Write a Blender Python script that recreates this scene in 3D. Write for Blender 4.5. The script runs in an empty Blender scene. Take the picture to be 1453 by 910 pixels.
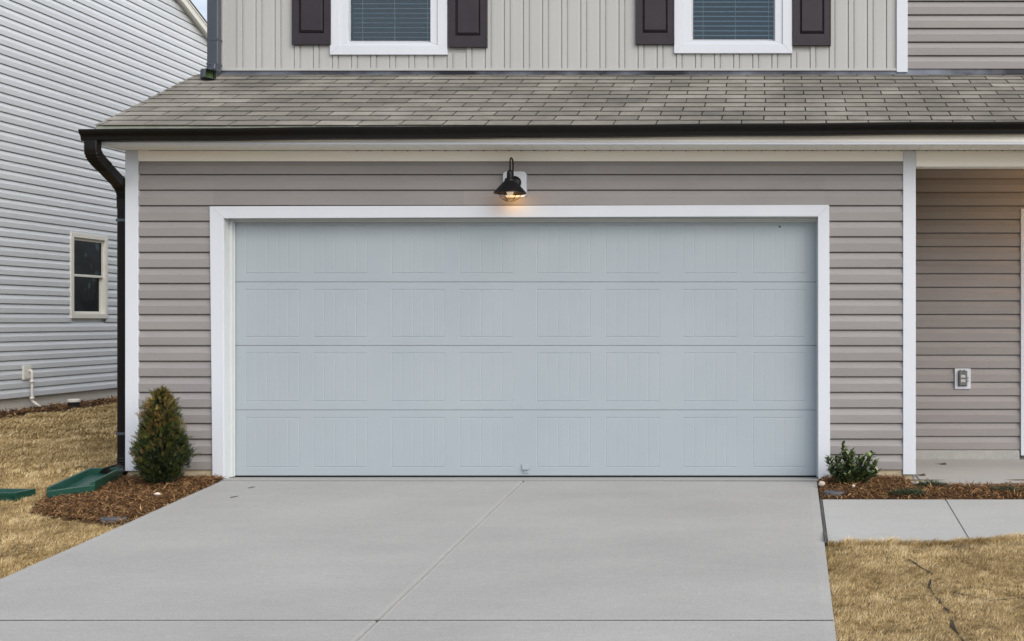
import bpy, math, random
from mathutils import Vector, noise
random.seed(7)
R = math.radians
scn = bpy.context.scene
COL = scn.collection
F = 1643.0; CX = 1115.0; CY = 455.0; CZ = 1.283
def X(px, Y): return (px-CX)*Y/F            # metres of a measured photo column at depth Y
def Z(py, Y): return CZ+(CY-py)*Y/F
D = 9.5          # garage front wall
YU = 10.7        # upper wall
YP = 10.96       # porch back wall
SL = 0.0773      # driveway fall
NX = -10.5       # neighbour wall

# ------------------------------------------------------------------ mesh builder
class MB:
    def __init__(s): s.v=[]; s.f=[]; s.t=[]
    def add(s, vs, fs, tone=0.5):
        b=len(s.v); s.v+= [tuple(v) for v in vs]
        for f in fs: s.f.append(tuple(i+b for i in f)); s.t.append(tone)
    def box(s, x0,x1,y0,y1,z0,z1,tone=0.5):
        vs=[(x,y,z) for x in (x0,x1) for y in (y0,y1) for z in (z0,z1)]
        s.add(vs,[(0,1,3,2),(4,6,7,5),(0,4,5,1),(2,3,7,6),(0,2,6,4),(1,5,7,3)],tone)
    def prism(s, poly, a, b, axis='y', tone=0.5):
        # poly of 2D points extruded along axis between a and b
        def mk(p,t):
            if axis=='y': return (p[0],t,p[1])
            if axis=='x': return (t,p[0],p[1])
            return (p[0],p[1],t)
        n=len(poly)
        vs=[mk(p,a) for p in poly]+[mk(p,b) for p in poly]
        fs=[tuple(range(n)),tuple(range(2*n-1,n-1,-1))]+[(i,(i+1)%n,(i+1)%n+n,i+n) for i in range(n)]
        s.add(vs,fs,tone)
    def tube(s, pts, rad, n=8, cap=True, tone=0.5, sect=None, up=None):
        # sweep a ring (circle, or rectangle/section list of (a,b)) along pts
        pts=[Vector(p) for p in pts]; rings=[]
        m=len(pts); prev=None
        for i,p in enumerate(pts):
            d=(pts[min(i+1,m-1)]-pts[max(i-1,0)]).normalized()
            if up is not None: u=Vector(up)
            else: u=prev if prev is not None else (Vector((0,0,1)) if abs(d.z)<.9 else Vector((1,0,0)))
            a=(u-d*u.dot(d)).normalized(); b=d.cross(a); prev=a
            r=rad[i] if isinstance(rad,(list,tuple)) else rad
            if sect: rings.append([p+a*q[0]*r+b*q[1]*r for q in sect])
            else: rings.append([p+(a*math.cos(2*math.pi*k/n)+b*math.sin(2*math.pi*k/n))*r for k in range(n)])
        k=len(rings[0]); vs=[v for r_ in rings for v in r_]
        fs=[(i*k+j,i*k+(j+1)%k,(i+1)*k+(j+1)%k,(i+1)*k+j) for i in range(m-1) for j in range(k)]
        if cap: fs+= [tuple(range(k))[::-1], tuple(range((m-1)*k,m*k))]
        s.add(vs,fs,tone)
    def lathe(s, prof, c, n=32, axis='z', tone=0.5):
        vs=[];m=len(prof)
        for r,h in prof:
            for k in range(n):
                a=2*math.pi*k/n
                if axis=='z': vs.append((c[0]+r*math.cos(a),c[1]+r*math.sin(a),c[2]+h))
                elif axis=='y': vs.append((c[0]+r*math.cos(a),c[1]+h,c[2]+r*math.sin(a)))
                else: vs.append((c[0]+h,c[1]+r*math.cos(a),c[2]+r*math.sin(a)))
        fs=[(i*n+k,i*n+(k+1)%n,(i+1)*n+(k+1)%n,(i+1)*n+k) for i in range(m-1) for k in range(n)]
        s.add(vs,fs,tone)
ORG={}
def empty(name, loc, label, cat, group=None):
    o=bpy.data.objects.new(name,None); COL.objects.link(o); o.location=loc
    o.empty_display_size=.1
    o['label']=label; o['category']=cat
    if group: o['group']=group
    ORG[o.name]=Vector(loc); return o
def obj(name, mb, mat, parent=None, smooth=False, bevel=0, label=None, cat=None, group=None, kind=None, base=None, weld=False):
    org=ORG[parent.name] if parent is not None else Vector(base or (0,0,0))
    me=bpy.data.meshes.new(name)
    me.from_pydata([tuple(Vector(v)-org) for v in mb.v],[],mb.f)
    a=me.attributes.new('tone','FLOAT','FACE'); a.data.foreach_set('value',mb.t)
    me.materials.append(mat)
    if smooth: me.polygons.foreach_set('use_smooth',[True]*len(me.polygons))
    me.update()
    import bmesh
    if len(me.polygons)<20000:
        bm=bmesh.new(); bm.from_mesh(me)
        if weld: bmesh.ops.remove_doubles(bm,verts=bm.verts,dist=1e-5)
        bmesh.ops.recalc_face_normals(bm,faces=bm.faces); bm.to_mesh(me); bm.free()
    o=bpy.data.objects.new(name,me); COL.objects.link(o)
    if parent is not None: o.parent=parent
    else: o.location=org
    ORG[o.name]=org
    if bevel:
        m=o.modifiers.new('bevel','BEVEL'); m.width=bevel; m.segments=2; m.limit_method='ANGLE'; m.angle_limit=R(40)
    for k,v in (('label',label),('category',cat),('group',group),('kind',kind)):
        if v: o[k]=v
    return o

# ------------------------------------------------------------------ materials
def mat(name, col, rough=.6, col2=None, nscale=6, nstretch=(1,1,1), bump=0, bscale=200, bstretch=(1,1,1), tone=0, metal=0, spec=.5, extra=None, var=.5):
    m=bpy.data.materials.new(name); m.use_nodes=True; nt=m.node_tree; N=nt.nodes; L=nt.links
    b=N['Principled BSDF']; b.inputs['Roughness'].default_value=rough; b.inputs['Metallic'].default_value=metal
    b.inputs['Specular IOR Level'].default_value=spec
    b.inputs['Base Color'].default_value=(*col,1)
    geo=N.new('ShaderNodeNewGeometry')
    out=None
    if col2:
        mp=N.new('ShaderNodeMapping'); mp.inputs['Scale'].default_value=nstretch; L.new(geo.outputs['Position'],mp.inputs['Vector'])
        n=N.new('ShaderNodeTexNoise'); n.inputs['Scale'].default_value=nscale; n.inputs['Detail'].default_value=6; n.inputs['Roughness'].default_value=.62
        L.new(mp.outputs['Vector'],n.inputs['Vector'])
        r=N.new('ShaderNodeMapRange'); r.inputs['From Min'].default_value=.5-var/2; r.inputs['From Max'].default_value=.5+var/2
        L.new(n.outputs['Fac'],r.inputs['Value'])
        x=N.new('ShaderNodeMix'); x.data_type='RGBA'; x.inputs['A'].default_value=(*col,1); x.inputs['B'].default_value=(*col2,1)
        L.new(r.outputs['Result'],x.inputs['Factor']); out=x.outputs['Result']
    if tone:
        a=N.new('ShaderNodeAttribute'); a.attribute_name='tone'
        r=N.new('ShaderNodeMapRange'); r.inputs['To Min'].default_value=1-tone; r.inputs['To Max'].default_value=1+tone; L.new(a.outputs['Fac'],r.inputs['Value'])
        v=N.new('ShaderNodeVectorMath'); v.operation='SCALE'
        if out: L.new(out,v.inputs[0])
        else: v.inputs[0].default_value=col
        L.new(r.outputs['Result'],v.inputs['Scale']); out=v.outputs['Vector']
    if out: L.new(out,b.inputs['Base Color'])
    if bump:
        mp=N.new('ShaderNodeMapping'); mp.inputs['Scale'].default_value=bstretch; L.new(geo.outputs['Position'],mp.inputs['Vector'])
        n=N.new('ShaderNodeTexNoise'); n.inputs['Scale'].default_value=bscale; n.inputs['Detail'].default_value=5
        L.new(mp.outputs['Vector'],n.inputs['Vector'])
        bp=N.new('ShaderNodeBump'); bp.inputs['Strength'].default_value=1; bp.inputs['Distance'].default_value=bump
        L.new(n.outputs['Fac'],bp.inputs['Height']); L.new(bp.outputs['Normal'],b.inputs['Normal'])
    return m
def ramp_mat(name, stops, rough=.8, tone_src=True, nscale=3, bump=0, bscale=60, spec=.3, sub=None, mixn=.35):
    """colour picked by the per-face tone value mixed with a noise"""
    m=bpy.data.materials.new(name); m.use_nodes=True; nt=m.node_tree; N=nt.nodes; L=nt.links
    b=N['Principled BSDF']; b.inputs['Roughness'].default_value=rough; b.inputs['Specular IOR Level'].default_value=spec
    geo=N.new('ShaderNodeNewGeometry'); n=N.new('ShaderNodeTexNoise'); n.inputs['Scale'].default_value=nscale; n.inputs['Detail'].default_value=6
    n.inputs['Roughness'].default_value=.65
    L.new(geo.outputs['Position'],n.inputs['Vector'])
    fac=n.outputs['Fac']
    if tone_src:
        a=N.new('ShaderNodeAttribute'); a.attribute_name='tone'
        x=N.new('ShaderNodeMix'); x.data_type='FLOAT'; x.inputs['Factor'].default_value=mixn
        L.new(a.outputs['Fac'],x.inputs['A']); L.new(fac,x.inputs['B']); fac=x.outputs['Result']
    r=N.new('ShaderNodeValToRGB'); e=r.color_ramp.elements
    for i,(p,c) in enumerate(stops):
        q=e[i] if i<2 else e.new(p)
        q.position=p; q.color=(*c,1)
    L.new(fac,r.inputs['Fac']); L.new(r.outputs['Color'],b.inputs['Base Color'])
    if bump:
        n2=N.new('ShaderNodeTexNoise'); n2.inputs['Scale'].default_value=bscale; n2.inputs['Detail'].default_value=6; L.new(geo.outputs['Position'],n2.inputs['Vector'])
        bp=N.new('ShaderNodeBump'); bp.inputs['Distance'].default_value=bump; L.new(n2.outputs['Fac'],bp.inputs['Height']); L.new(bp.outputs['Normal'],b.inputs['Normal'])
    return m
M={}
M['siding']=mat('taupe_vinyl',(.248,.238,.240),.5,(.292,.280,.280),1.3,(1,1,3),.0012,30,(1.2,1,14),tone=.05,spec=.35)
M['porch_siding']=M['siding']
M['nsiding']=mat('grey_vinyl',(.58,.62,.66),.5,(.63,.67,.71),1.1,(1,1,3),.001,30,(1,1.2,14),tone=.04,spec=.35)
M['cream']=mat('cream_panel',(.385,.395,.392),.55,(.42,.43,.428),2,(1,1,.4),.0008,40,(8,1,1),spec=.35)
M['trim']=mat('white_trim',(.565,.605,.672),.45,(.61,.65,.71),2.5,(1,1,.5),.0006,60,(1,1,.2),spec=.4)
M['soffit']=mat('almond_aluminium',(.88,.865,.81),.5,(.90,.89,.84),2,spec=.4)
M['door']=mat('garage_door_paint',(.325,.378,.420),.5,(.355,.408,.448),1.7,(1,1,1),.0008,46,(1,1,9),spec=.35)
M['jamb']=mat('jamb_vinyl',(.52,.56,.57),.5,(.56,.60,.61),3,spec=.35)
M['black']=mat('dark_bronze_aluminium',(.0045,.0038,.0035),.42,(.008,.007,.0065),9,spec=.22)
M['spout']=mat('downspout_metal',(.045,.055,.075),.35,(.06,.072,.095),5,(1,1,.3),.0008,20,(1,1,.5),spec=.5)
M['rubber']=mat('rubber',(.006,.006,.006),.8)
M['shutter']=mat('plum_shutter',(.020,.016,.023),.55,(.028,.023,.031),8,(1,1,1),.0006,120,(1,1,.25),spec=.4)
M['lampblack']=mat('lamp_black',(.003,.003,.004),.4,spec=.25)
M['green']=mat('green_plastic',(.003,.040,.028),.3,(.006,.056,.038),7,bump=.001,bscale=40)
M['found']=mat('block_foundation',(.36,.30,.20),.9,(.48,.42,.31),5,bump=.004,bscale=60)
M['nfound']=mat('concrete_foundation',(.56,.54,.48),.9,(.66,.64,.59),4,(1,1,3),bump=.004,bscale=40)
M['nwin']=mat('almond_vinyl',(.70,.70,.65),.5)
M['pvc']=mat('white_pvc',(.72,.70,.66),.4)
M['grey']=mat('grey_plastic',(.10,.11,.12),.45,(.16,.17,.18),25)
M['slat']=mat('blind_slat',(.88,.90,.90),.5)
M['room']=mat('dark_room',(.05,.10,.15),.9)
M['pane_reflection']=mat('olive_reflection',(.13,.17,.09),.9,(.2,.24,.14),30,(1,6,1))  # greenish reflection in the side window, put into a flat colour
M['bark']=mat('bark',(.06,.04,.025),.9,(.1,.07,.05),30)
M['asph']=mat('drip_metal',(.28,.31,.25),.5,(.36,.39,.33),8)
M['flash']=mat('step_flashing',(.018,.02,.028),.38,(.20,.22,.27),1.1,(1,1,1),.001,8,var=.22,metal=.2)  # pale blue second colour paints a highlight sheen onto the dark metal
M['lid']=mat('dark_lid',(.045,.05,.06),.7,(.11,.115,.13),25,bump=.002,bscale=60)
M['rock']=mat('stone',(.40,.35,.28),.9,(.55,.48,.40),20,bump=.004,bscale=40)
M['paper']=mat('scrap',(.60,.52,.46),.8)
M['soil']=mat('soil',(.018,.011,.006),.95,(.04,.025,.014),12,bump=.01,bscale=30)
M['joint']=mat('joint_felt',(.02,.02,.022),.9,(.12,.12,.12),55,var=.25,bump=.006,bscale=70)

def shingle_mat():
    m=ramp_mat('asphalt_shingle',[(.30,(.095,.095,.088)),(.5,(.188,.178,.155)),(.72,(.33,.318,.285))],.95,True,1.5,.0025,260,mixn=.6)
    N=m.node_tree.nodes; L=m.node_tree.links; b=N['Principled BSDF']
    src=b.inputs['Base Color'].links[0].from_socket
    geo=N.new('ShaderNodeNewGeometry'); n=N.new('ShaderNodeTexNoise'); n.inputs['Scale'].default_value=170; n.inputs['Detail'].default_value=3
    L.new(geo.outputs['Position'],n.inputs['Vector'])
    r=N.new('ShaderNodeMapRange'); r.inputs['From Min'].default_value=.3; r.inputs['From Max'].default_value=.7; r.inputs['To Min'].default_value=.72; r.inputs['To Max'].default_value=1.28
    L.new(n.outputs['Fac'],r.inputs['Value'])
    v=N.new('ShaderNodeVectorMath'); v.operation='SCALE'; L.new(src,v.inputs[0]); L.new(r.outputs['Result'],v.inputs['Scale']); L.new(v.outputs['Vector'],b.inputs['Base Color'])
    return m
M['shingle']=shingle_mat()
M['nroof']=mat('dark_shingle',(.03,.03,.03),.9,(.06,.06,.06),30)

def concrete(name,c1,c2):
    m=mat(name,c1,.85,c2,.9,(.55,1.3,1),.0012,34,(1,9,1),spec=.25,var=.42,tone=.30)
    N=m.node_tree.nodes; L=m.node_tree.links; b=N['Principled BSDF']
    src=b.inputs['Base Color'].links[0].from_socket
    geo=N.new('ShaderNodeNewGeometry')
    def layer(src,scale,stretch,lo,hi,a,bb,detail=5):
        mp=N.new('ShaderNodeMapping'); mp.inputs['Scale'].default_value=stretch; L.new(geo.outputs['Position'],mp.inputs['Vector'])
        n=N.new('ShaderNodeTexNoise'); n.inputs['Scale'].default_value=scale; n.inputs['Detail'].default_value=detail; L.new(mp.outputs['Vector'],n.inputs['Vector'])
        r=N.new('ShaderNodeMapRange'); r.inputs['From Min'].default_value=lo; r.inputs['From Max'].default_value=hi; r.inputs['To Min'].default_value=a; r.inputs['To Max'].default_value=bb
        L.new(n.outputs['Fac'],r.inputs['Value'])
        v=N.new('ShaderNodeVectorMath'); v.operation='SCALE'; L.new(src,v.inputs[0]); L.new(r.outputs['Result'],v.inputs['Scale']); return v.outputs['Vector']
    s=layer(src,12,(1,16,1),.3,.7,.94,1.06)      # broom marks
    s=layer(s,120,(1,1,1),.3,.7,.87,1.13)          # sand grain
    s=layer(s,38,(1,1,1),.72,.76,1,.86)           # sparse specks
    s=layer(s,1.3,(1,2.2,1),.35,.65,.975,1.025)
    L.new(s,b.inputs['Base Color'])
    return m
M['conc']=concrete('driveway_concrete',(.298,.300,.294),(.348,.350,.342))
M['walk']=concrete('walk_concrete',(.335,.345,.34),(.39,.40,.395))
M['porch']=concrete('porch_concrete',(.32,.325,.32),(.38,.38,.37))

GR=[(.0,(.04,.024,.009)),(.28,(.22,.145,.052)),(.58,(.50,.37,.18)),(1.0,(.92,.79,.53))]
M['grass']=ramp_mat('dormant_grass',GR,.85,True,1.6,mixn=.35)
M['ground']=ramp_mat('lawn_ground',[(.35,(.07,.045,.02)),(.5,(.20,.145,.068)),(.68,(.40,.31,.16))],.95,False,14,.03,45)
M['mulch']=ramp_mat('bark_mulch',[(.0,(.018,.009,.005)),(.35,(.085,.042,.017)),(.65,(.24,.125,.052)),(.85,(.44,.28,.13)),(1.0,(.75,.60,.40))],.9,True,14,mixn=.3)
M['mulchbase']=mat('mulch_base',(.05,.024,.011),.95,(.14,.07,.028),35,bump=.02,bscale=50)
M['thuja']=ramp_mat('thuja_foliage',[(.0,(.003,.006,.002)),(.32,(.014,.025,.006)),(.50,(.075,.095,.018)),(.68,(.080,.043,.012)),(1.0,(.38,.27,.08))],.7,True,14,mixn=.15)
M['leaf']=ramp_mat('glossy_leaf',[(.0,(.010,.020,.009)),(.35,(.034,.062,.024)),(.65,(.11,.15,.055)),(1.0,(.36,.38,.18))],.33,True,14,mixn=.15,spec=.5)
M['weed']=ramp_mat('weed',[(.0,(.02,.035,.018)),(.6,(.06,.085,.045)),(1.0,(.2,.2,.1))],.8,True,14,mixn=.15)

def glass_mat(name, tint, refl_rough=.02, ior=1.5, op=.25):
    m=bpy.data.materials.new(name); m.use_nodes=True; nt=m.node_tree; N=nt.nodes; L=nt.links
    for n in list(N): 
        if n.type!='OUTPUT_MATERIAL': N.remove(n)
    out=[n for n in N if n.type=='OUTPUT_MATERIAL'][0]
    tr=N.new('ShaderNodeBsdfTransparent'); tr.inputs['Color'].default_value=(*tint,1)
    gl=N.new('ShaderNodeBsdfGlossy'); gl.inputs['Roughness'].default_value=refl_rough; gl.inputs['Color'].default_value=(.9,.97,1,1)
    fr=N.new('ShaderNodeFresnel'); fr.inputs['IOR'].default_value=ior
    geo=N.new('ShaderNodeNewGeometry'); nz=N.new('ShaderNodeTexNoise'); nz.inputs['Scale'].default_value=1.4; L.new(geo.outputs['Position'],nz.inputs['Vector'])
    bp=N.new('ShaderNodeBump'); bp.inputs['Distance'].default_value=.01; L.new(nz.outputs['Fac'],bp.inputs['Height']); L.new(bp.outputs['Normal'],gl.inputs['Normal'])
    mx=N.new('ShaderNodeMixShader'); L.new(fr.outputs['Fac'],mx.inputs['Fac']); L.new(tr.outputs[0],mx.inputs[1]); L.new(gl.outputs[0],mx.inputs[2]); L.new(mx.outputs[0],out.inputs['Surface'])
    return m
M['glass']=glass_mat('window_glass',(.72,.84,.91),.04,1.6)
M['nglass']=glass_mat('side_window_glass',(.28,.30,.28),.02,1.22)
M['clearglass']=glass_mat('lamp_glass',(.95,.95,.9),.02,1.45)
def emis(name,c,s):
    m=bpy.data.materials.new(name); m.use_nodes=True; b=m.node_tree.nodes['Principled BSDF']
    b.inputs['Base Color'].default_value=(*c,1); b.inputs['Emission Color'].default_value=(*c,1); b.inputs['Emission Strength'].default_value=s; return m
M['bulb']=emis('warm_bulb',(.9,.74,.55),.3)

# ------------------------------------------------------------------ siding
PROF=[(0.0,-.014),(0.0002,.0160),(.004,.0180),(.068,.0200),(.074,.0150),(.095,.0075),(.1185,.0012),(.1187,-.0138),(.1273,-.014)]
def siding(mb, u0,u1,z0,z1,zb,pitch,plane,facing='front', seams=()):
    """dutch-lap courses between u0..u1; facing front: outward -Y ; facing 'right': outward +X (u = Y)"""
    k0=math.floor((z0-zb)/pitch)-1; k1=math.ceil((z1-zb)/pitch)+1
    sc=pitch/.1275
    for k in range(k0,k1):
        base=zb+k*pitch
        pts=[(base+a*sc,o) for a,o in PROF]
        cl=[]
        for i,p in enumerate(pts):
            if z0<=p[0]<=z1: cl.append(p)
            if i+1<len(pts):
                q=pts[i+1]
                for zz in (z0,z1):
                    if (p[0]-zz)*(q[0]-zz)<0:
                        t=(zz-p[0])/(q[0]-p[0]); cl.append((zz,p[1]+t*(q[1]-p[1])))
        if len(cl)<2: continue
        cuts=sorted([u0,u1]+[s for s,kk in seams if kk==k and u0<s<u1])
        for j in range(len(cuts)-1):
            a,b=cuts[j],cuts[j+1]; ex=.0022*(j%2)
            if j+1<len(cuts)-1 and j%2==1: pass
            tone=random.random(); n=len(cl); vs=[]
            w=.0006
            for u in (a+ (0 if j==0 else -.003*(j%2)),b):
                for z_,o in cl:
                    o2=o+ex
                    vs.append((u,plane-o2,z_) if facing=='front' else ((plane+o2,u,z_) if facing=='right' else (plane-o2,u,z_)))
            fs=[(i,i+1,n+i+1,n+i) for i in range(n-1)]
            mb.add(vs,fs,tone)
            if j%2==1:   # visible butt end of lapped board
                vs=[]
                for z_,o in cl:
                    for q in (o,o+ex):
                        u=a-.003
                        vs.append((u,plane-q,z_) if facing=='front' else ((plane+q,u,z_)))
                mb.add(vs,[(2*i,2*i+1,2*i+3,2*i+2) for i in range(n-1)],tone)

# ================================================================== OUR HOUSE
XL=X(180,D); XR=X(1299,D)          # garage corner board outer edges
XE=4.3                              # right end of the house
house=empty('garage_house',(XL,D,0),'taupe sided house with white two-car garage door and shingled lower roof','house')
ZB=Z(666.5,D); P=.1275
tlo=X(297,D); tri=X(316,D); tro=X(1176.6,D); tri2=X(1160.6,D)
ztop=Z(293.5,D); ztin=Z(309.5,D)
zf=Z(229.5,D); zs=Z(214,D)
mb=MB()
siding(mb,XL+.05,tlo+.04,ZB,zf+.01,ZB,P,D)
siding(mb,tlo+.0402,tro-.0402,ztop-.03,zf+.01,ZB,P,D,seams=[(X(659,D),17),(X(825,D),18),(X(825,D),19)])
siding(mb,tro-.04,X(1283,D),ZB,zf+.01,ZB,P,D)
obj('front_siding',mb,M['siding'],house)
# backing walls
mb=MB()
mb.box(XL+.002,tri-.03,D+.02,D+.2,-.35,2.72)
mb.box(tri2+.03,XR-.004,D+.02,D+.2,-.35,2.72)
mb.box(tri-.03,tri2+.03,D+.02,D+.2,ztin+.02,2.72)
mb.box(XR-.12,XR-.003,D+.2,YP,-.35,2.72)
obj('garage_wall',mb,M['siding'],house)
mb=MB(); siding(mb,D+.11,20,ZB,2.66,ZB,P,XL+.002,'left'); mb.box(XL+.004,XL+.2,D+.2,20,-.35,2.72)
obj('side_wall',mb,M['siding'],house)
mb=MB(); siding(mb,D+.1,YP,ZB,2.66,ZB,P,XR-.003,'right'); obj('porch_side_siding',mb,M['siding'],house)
# foundation
mb=MB(); mb.prism([(XL+.01,D-.004),(tri-.06,D-.004),(tri-.06,D+.015),(XL+.03,D+.015),(XL+.03,19.9),(XL+.01,19.9)],-.3,ZB+.0,'z'); obj('foundation',mb,M['found'],house)
mb=MB(); mb.box(tri2+.06,X(1294,D),D-.004,D+.015,-.3,ZB+.0); obj('foundation',mb,M['found'],house)
# corner boards
for (a,b,zt,zb_) in ((180,198.3,zs-.002,Z(668,D)),(1281,1299,zs-.002,Z(673,D))):
    mb=MB(); xa,xb=X(a,D),X(b,D)
    mb.box(xa,xb,D-.026,D-.001,zb_,zt)
    if a==180: mb.box(xa,xa+.02,D-.001,D+.1,zb_,zt)
    else: mb.box(xb-.02,xb,D-.001,D+.1,zb_,zt)
    obj('corner_board',mb,M['trim'],house,bevel=.003)
# frieze and porch beam
mb=MB(); mb.box(X(198.5,D),X(1280.8,D),D-.028,D-.001,zf,zs-.002); obj('frieze_board',mb,M['soffit'],house,bevel=.002)
mb=MB(); mb.box(X(1299.3,D),XE,D-.02,D+.12,Z(237,D),zs-.002); obj('porch_beam',mb,M['soffit'],house,bevel=.004)
# porch ceiling
mb=MB(); mb.box(XR,XE,D+.12,YP+.029,2.716,2.74); obj('porch_ceiling',mb,M['soffit'],house)
# soffit with vent grooves
YF=D-.33; xso=X(143,YF)
mb=MB()
zs0=zs-.001
x=XL-.03; step=.1035
mb.box(XL-.03,XE,YF,D-.0,zs0+.006,zs0+.02)
while x<XE:
    mb.box(x,x+step-.006,YF+.002,D-.001,zs0-.0,zs0+.006)
    x+=step
obj('soffit',mb,M['soffit'],house)
# dark vent ends along the back of the soffit
mb=MB(); x=XL+1.9; poly=[(XL+.2,zs0-.0004),(XL+.2,zs0-.0016)]
while x<XE-.02:
    poly+=[(x-.008,zs0-.0016),(x-.006,zs0-.0062),(x+.004,zs0-.0062),(x+.006,zs0-.0016)]; x+=step
poly+=[(XE,zs0-.0016),(XE,zs0-.0004)]
mb.prism(poly,D-.036,D-.0285,'y')
obj('soffit_vent',mb,M['rubber'],house)
# fascia
mb=MB(); mb.box(XL-.05,XE,YF-.02,YF-.001,zs0+.020,2.80)
mb.box(XL-.05,XE,YF-.023,YF-.0205,zs0+.020,zs0+.040)
mb.prism([(D-.33,zs0+.002),(D+.0,zs0+.002),(D+.0,zs0+.16),(YF-.02,2.80)],XL-.05,XL-.032,'x')
obj('fascia',mb,M['soffit'],house,bevel=.002)
mb=MB(); mb.box(XL-.05,XE,YF-.026,YF-.0005,zs0-.003,zs0+.0195); obj('soffit_lip',mb,M['trim'],house,bevel=.002)
# roof: every shingle tab
YE=9.12; ZE=Z(178.3,YE); YT=YU+.0; ZT=Z(105.5,YU)
run=YT-YE; rise=ZT-ZE; sl=math.hypot(run,rise); dy,dz=run/sl,rise/sl
nrm=Vector((0,-dz,dy))
def RP(x,s,h): return Vector((x,YE+dy*s,ZE+dz*s))+nrm*h
XRL=-5.435; XRR=XE+.1
mb=MB(); rows=13; ex=sl/12.7; tab=.336
for r_ in range(rows+1):
    s0=r_*ex-(.012 if r_==0 else 0); s1=min((r_+1)*ex+.01,sl)
    if s1<=s0+.01: break
    off=(r_%2)*tab/2+ .045+ random.uniform(-.012,.012)
    x=XRL-tab+off%tab
    while x<XRR:
        g=.0052 if random.random()<.93 else .003
        a,b=max(x+g,XRL),min(x+tab-g,XRR)
        if b>a+.01:
            h1=.0085+random.uniform(-.001,.0015)
            j=[random.uniform(-.0025,.0025) for _ in range(2)]
            n=4; vs=[]
            for i in range(n+1):
                xx=a+(b-a)*i/n; jj=j[0]*(1-i/n)+j[1]*i/n+random.uniform(-.0007,.0007)
                vs+= [RP(xx,s0+jj,.0062),RP(xx,s0+jj,h1+.0015),RP(xx,s1,.0015)]
            fs=[]
            for i in range(n): fs+=[(3*i,3*i+3,3*i+4,3*i+1),(3*i+1,3*i+4,3*i+5,3*i+2)]
            fs+=[(0,1,2),(3*n,3*n+2,3*n+1)]
            mb.add(vs,fs,min(1,max(0,random.gauss(.5,.085))))
        x+=tab
roof=obj('lower_roof',mb,M['shingle'],house)
mb=MB(); vs=[RP(XRL+.004,.018,-.001),RP(XRR,.018,-.001),RP(XRR,sl,-.001),RP(XRL+.004,sl,-.001),RP(XRL+.004,0.03,-.03),RP(XRR,0.03,-.03),RP(XRR,sl,-.03),RP(XRL+.004,sl,-.03)]
mb.add(vs,[(0,1,2,3),(7,6,5,4),(0,4,5,1),(1,5,6,2),(2,6,7,3),(3,7,4,0)]); obj('roof_deck',mb,M['rubber'],house)
# drip edge
mb=MB(); mb.box(XRL,XE,YE+.002,YE+.006,ZE-.048,ZE-.001); obj('drip_edge',mb,M['asph'],house)
# flashing
mb=MB()
for i in range(28):
    a=XRL+.15+i*.35; b=a+.352
    if a>XRR: break
    h=.004+.001*(i%2)
    mb.add([RP(a,sl-.055+random.uniform(-.004,.004),h+.003),RP(b,sl-.055+random.uniform(-.004,.004),h+.003),RP(b,sl+.002,h+.003),RP(a,sl+.002,h+.003)],[(0,1,2,3)])
mb.box(XRL+.12,XRR,YU-.006,YU-.003,ZT-.01,ZT+.045)
obj('roof_flashing',mb,M['flash'],house)
# gutter (K profile), falling to the left end
gx0=X(111,9.04)
def gut(x0,x1,zl,zr,name):
    prof=[(9.148,.0),(9.085,.0),(9.075,.006),(9.072,.028),(9.066,.040),(9.052,.052),(9.044,.066),(9.042,.078),(9.045,.086),(9.052,.086),(9.052,.078)]
    out=prof; inn=[(9.055,.075),(9.06,.055),(9.078,.035),(9.085,.004),(9.146,.004),(9.146,.084),(9.148,.084)]
    ring=out+inn; n=len(ring); mb=MB(); seg=24; vs=[]
    for i in range(seg+1):
        t=i/seg; x=x0+(x1-x0)*t; z=zl+(zr-zl)*t + .002*math.sin(i*1.7)
        vs+= [(x,p[0],z+p[1]) for p in ring]
    fs=[(i*n+j,i*n+(j+1)%n,(i+1)*n+(j+1)%n,(i+1)*n+j) for i in range(seg) for j in range(n)]
    mb.add(vs,fs)
    # end caps: filled profile
    for xx,z in ((x0,zl),(x1,zr)):
        cap=[(p[0],z+p[1]) for p in out]+[(9.148,z+.086)]
        mb.prism(cap,xx-.002,xx+.002,'x')
    return obj(name,mb,M['black'],house)
g=gut(gx0,XE+.05,Z(200.3,9.09),Z(191.6,9.09)+.006+.03*1.0,'gutter')
for k in range(9):
    mb=MB(); x=gx0+.5+k*1.0; zz=Z(200.3,9.09)+(x-gx0)*.0042
    mb.box(x-.012,x+.012,9.05,9.15,zz+.0865,zz+.0895)
    obj('gutter_hanger',mb,M['black'],g)
RECT=lambda a,b,c=.006:[(-a+c,-b),(a-c,-b),(a,-b+c),(a,b-c),(a-c,b),(-a+c,b),(-a,b-c),(-a,-b+c)]
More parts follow.
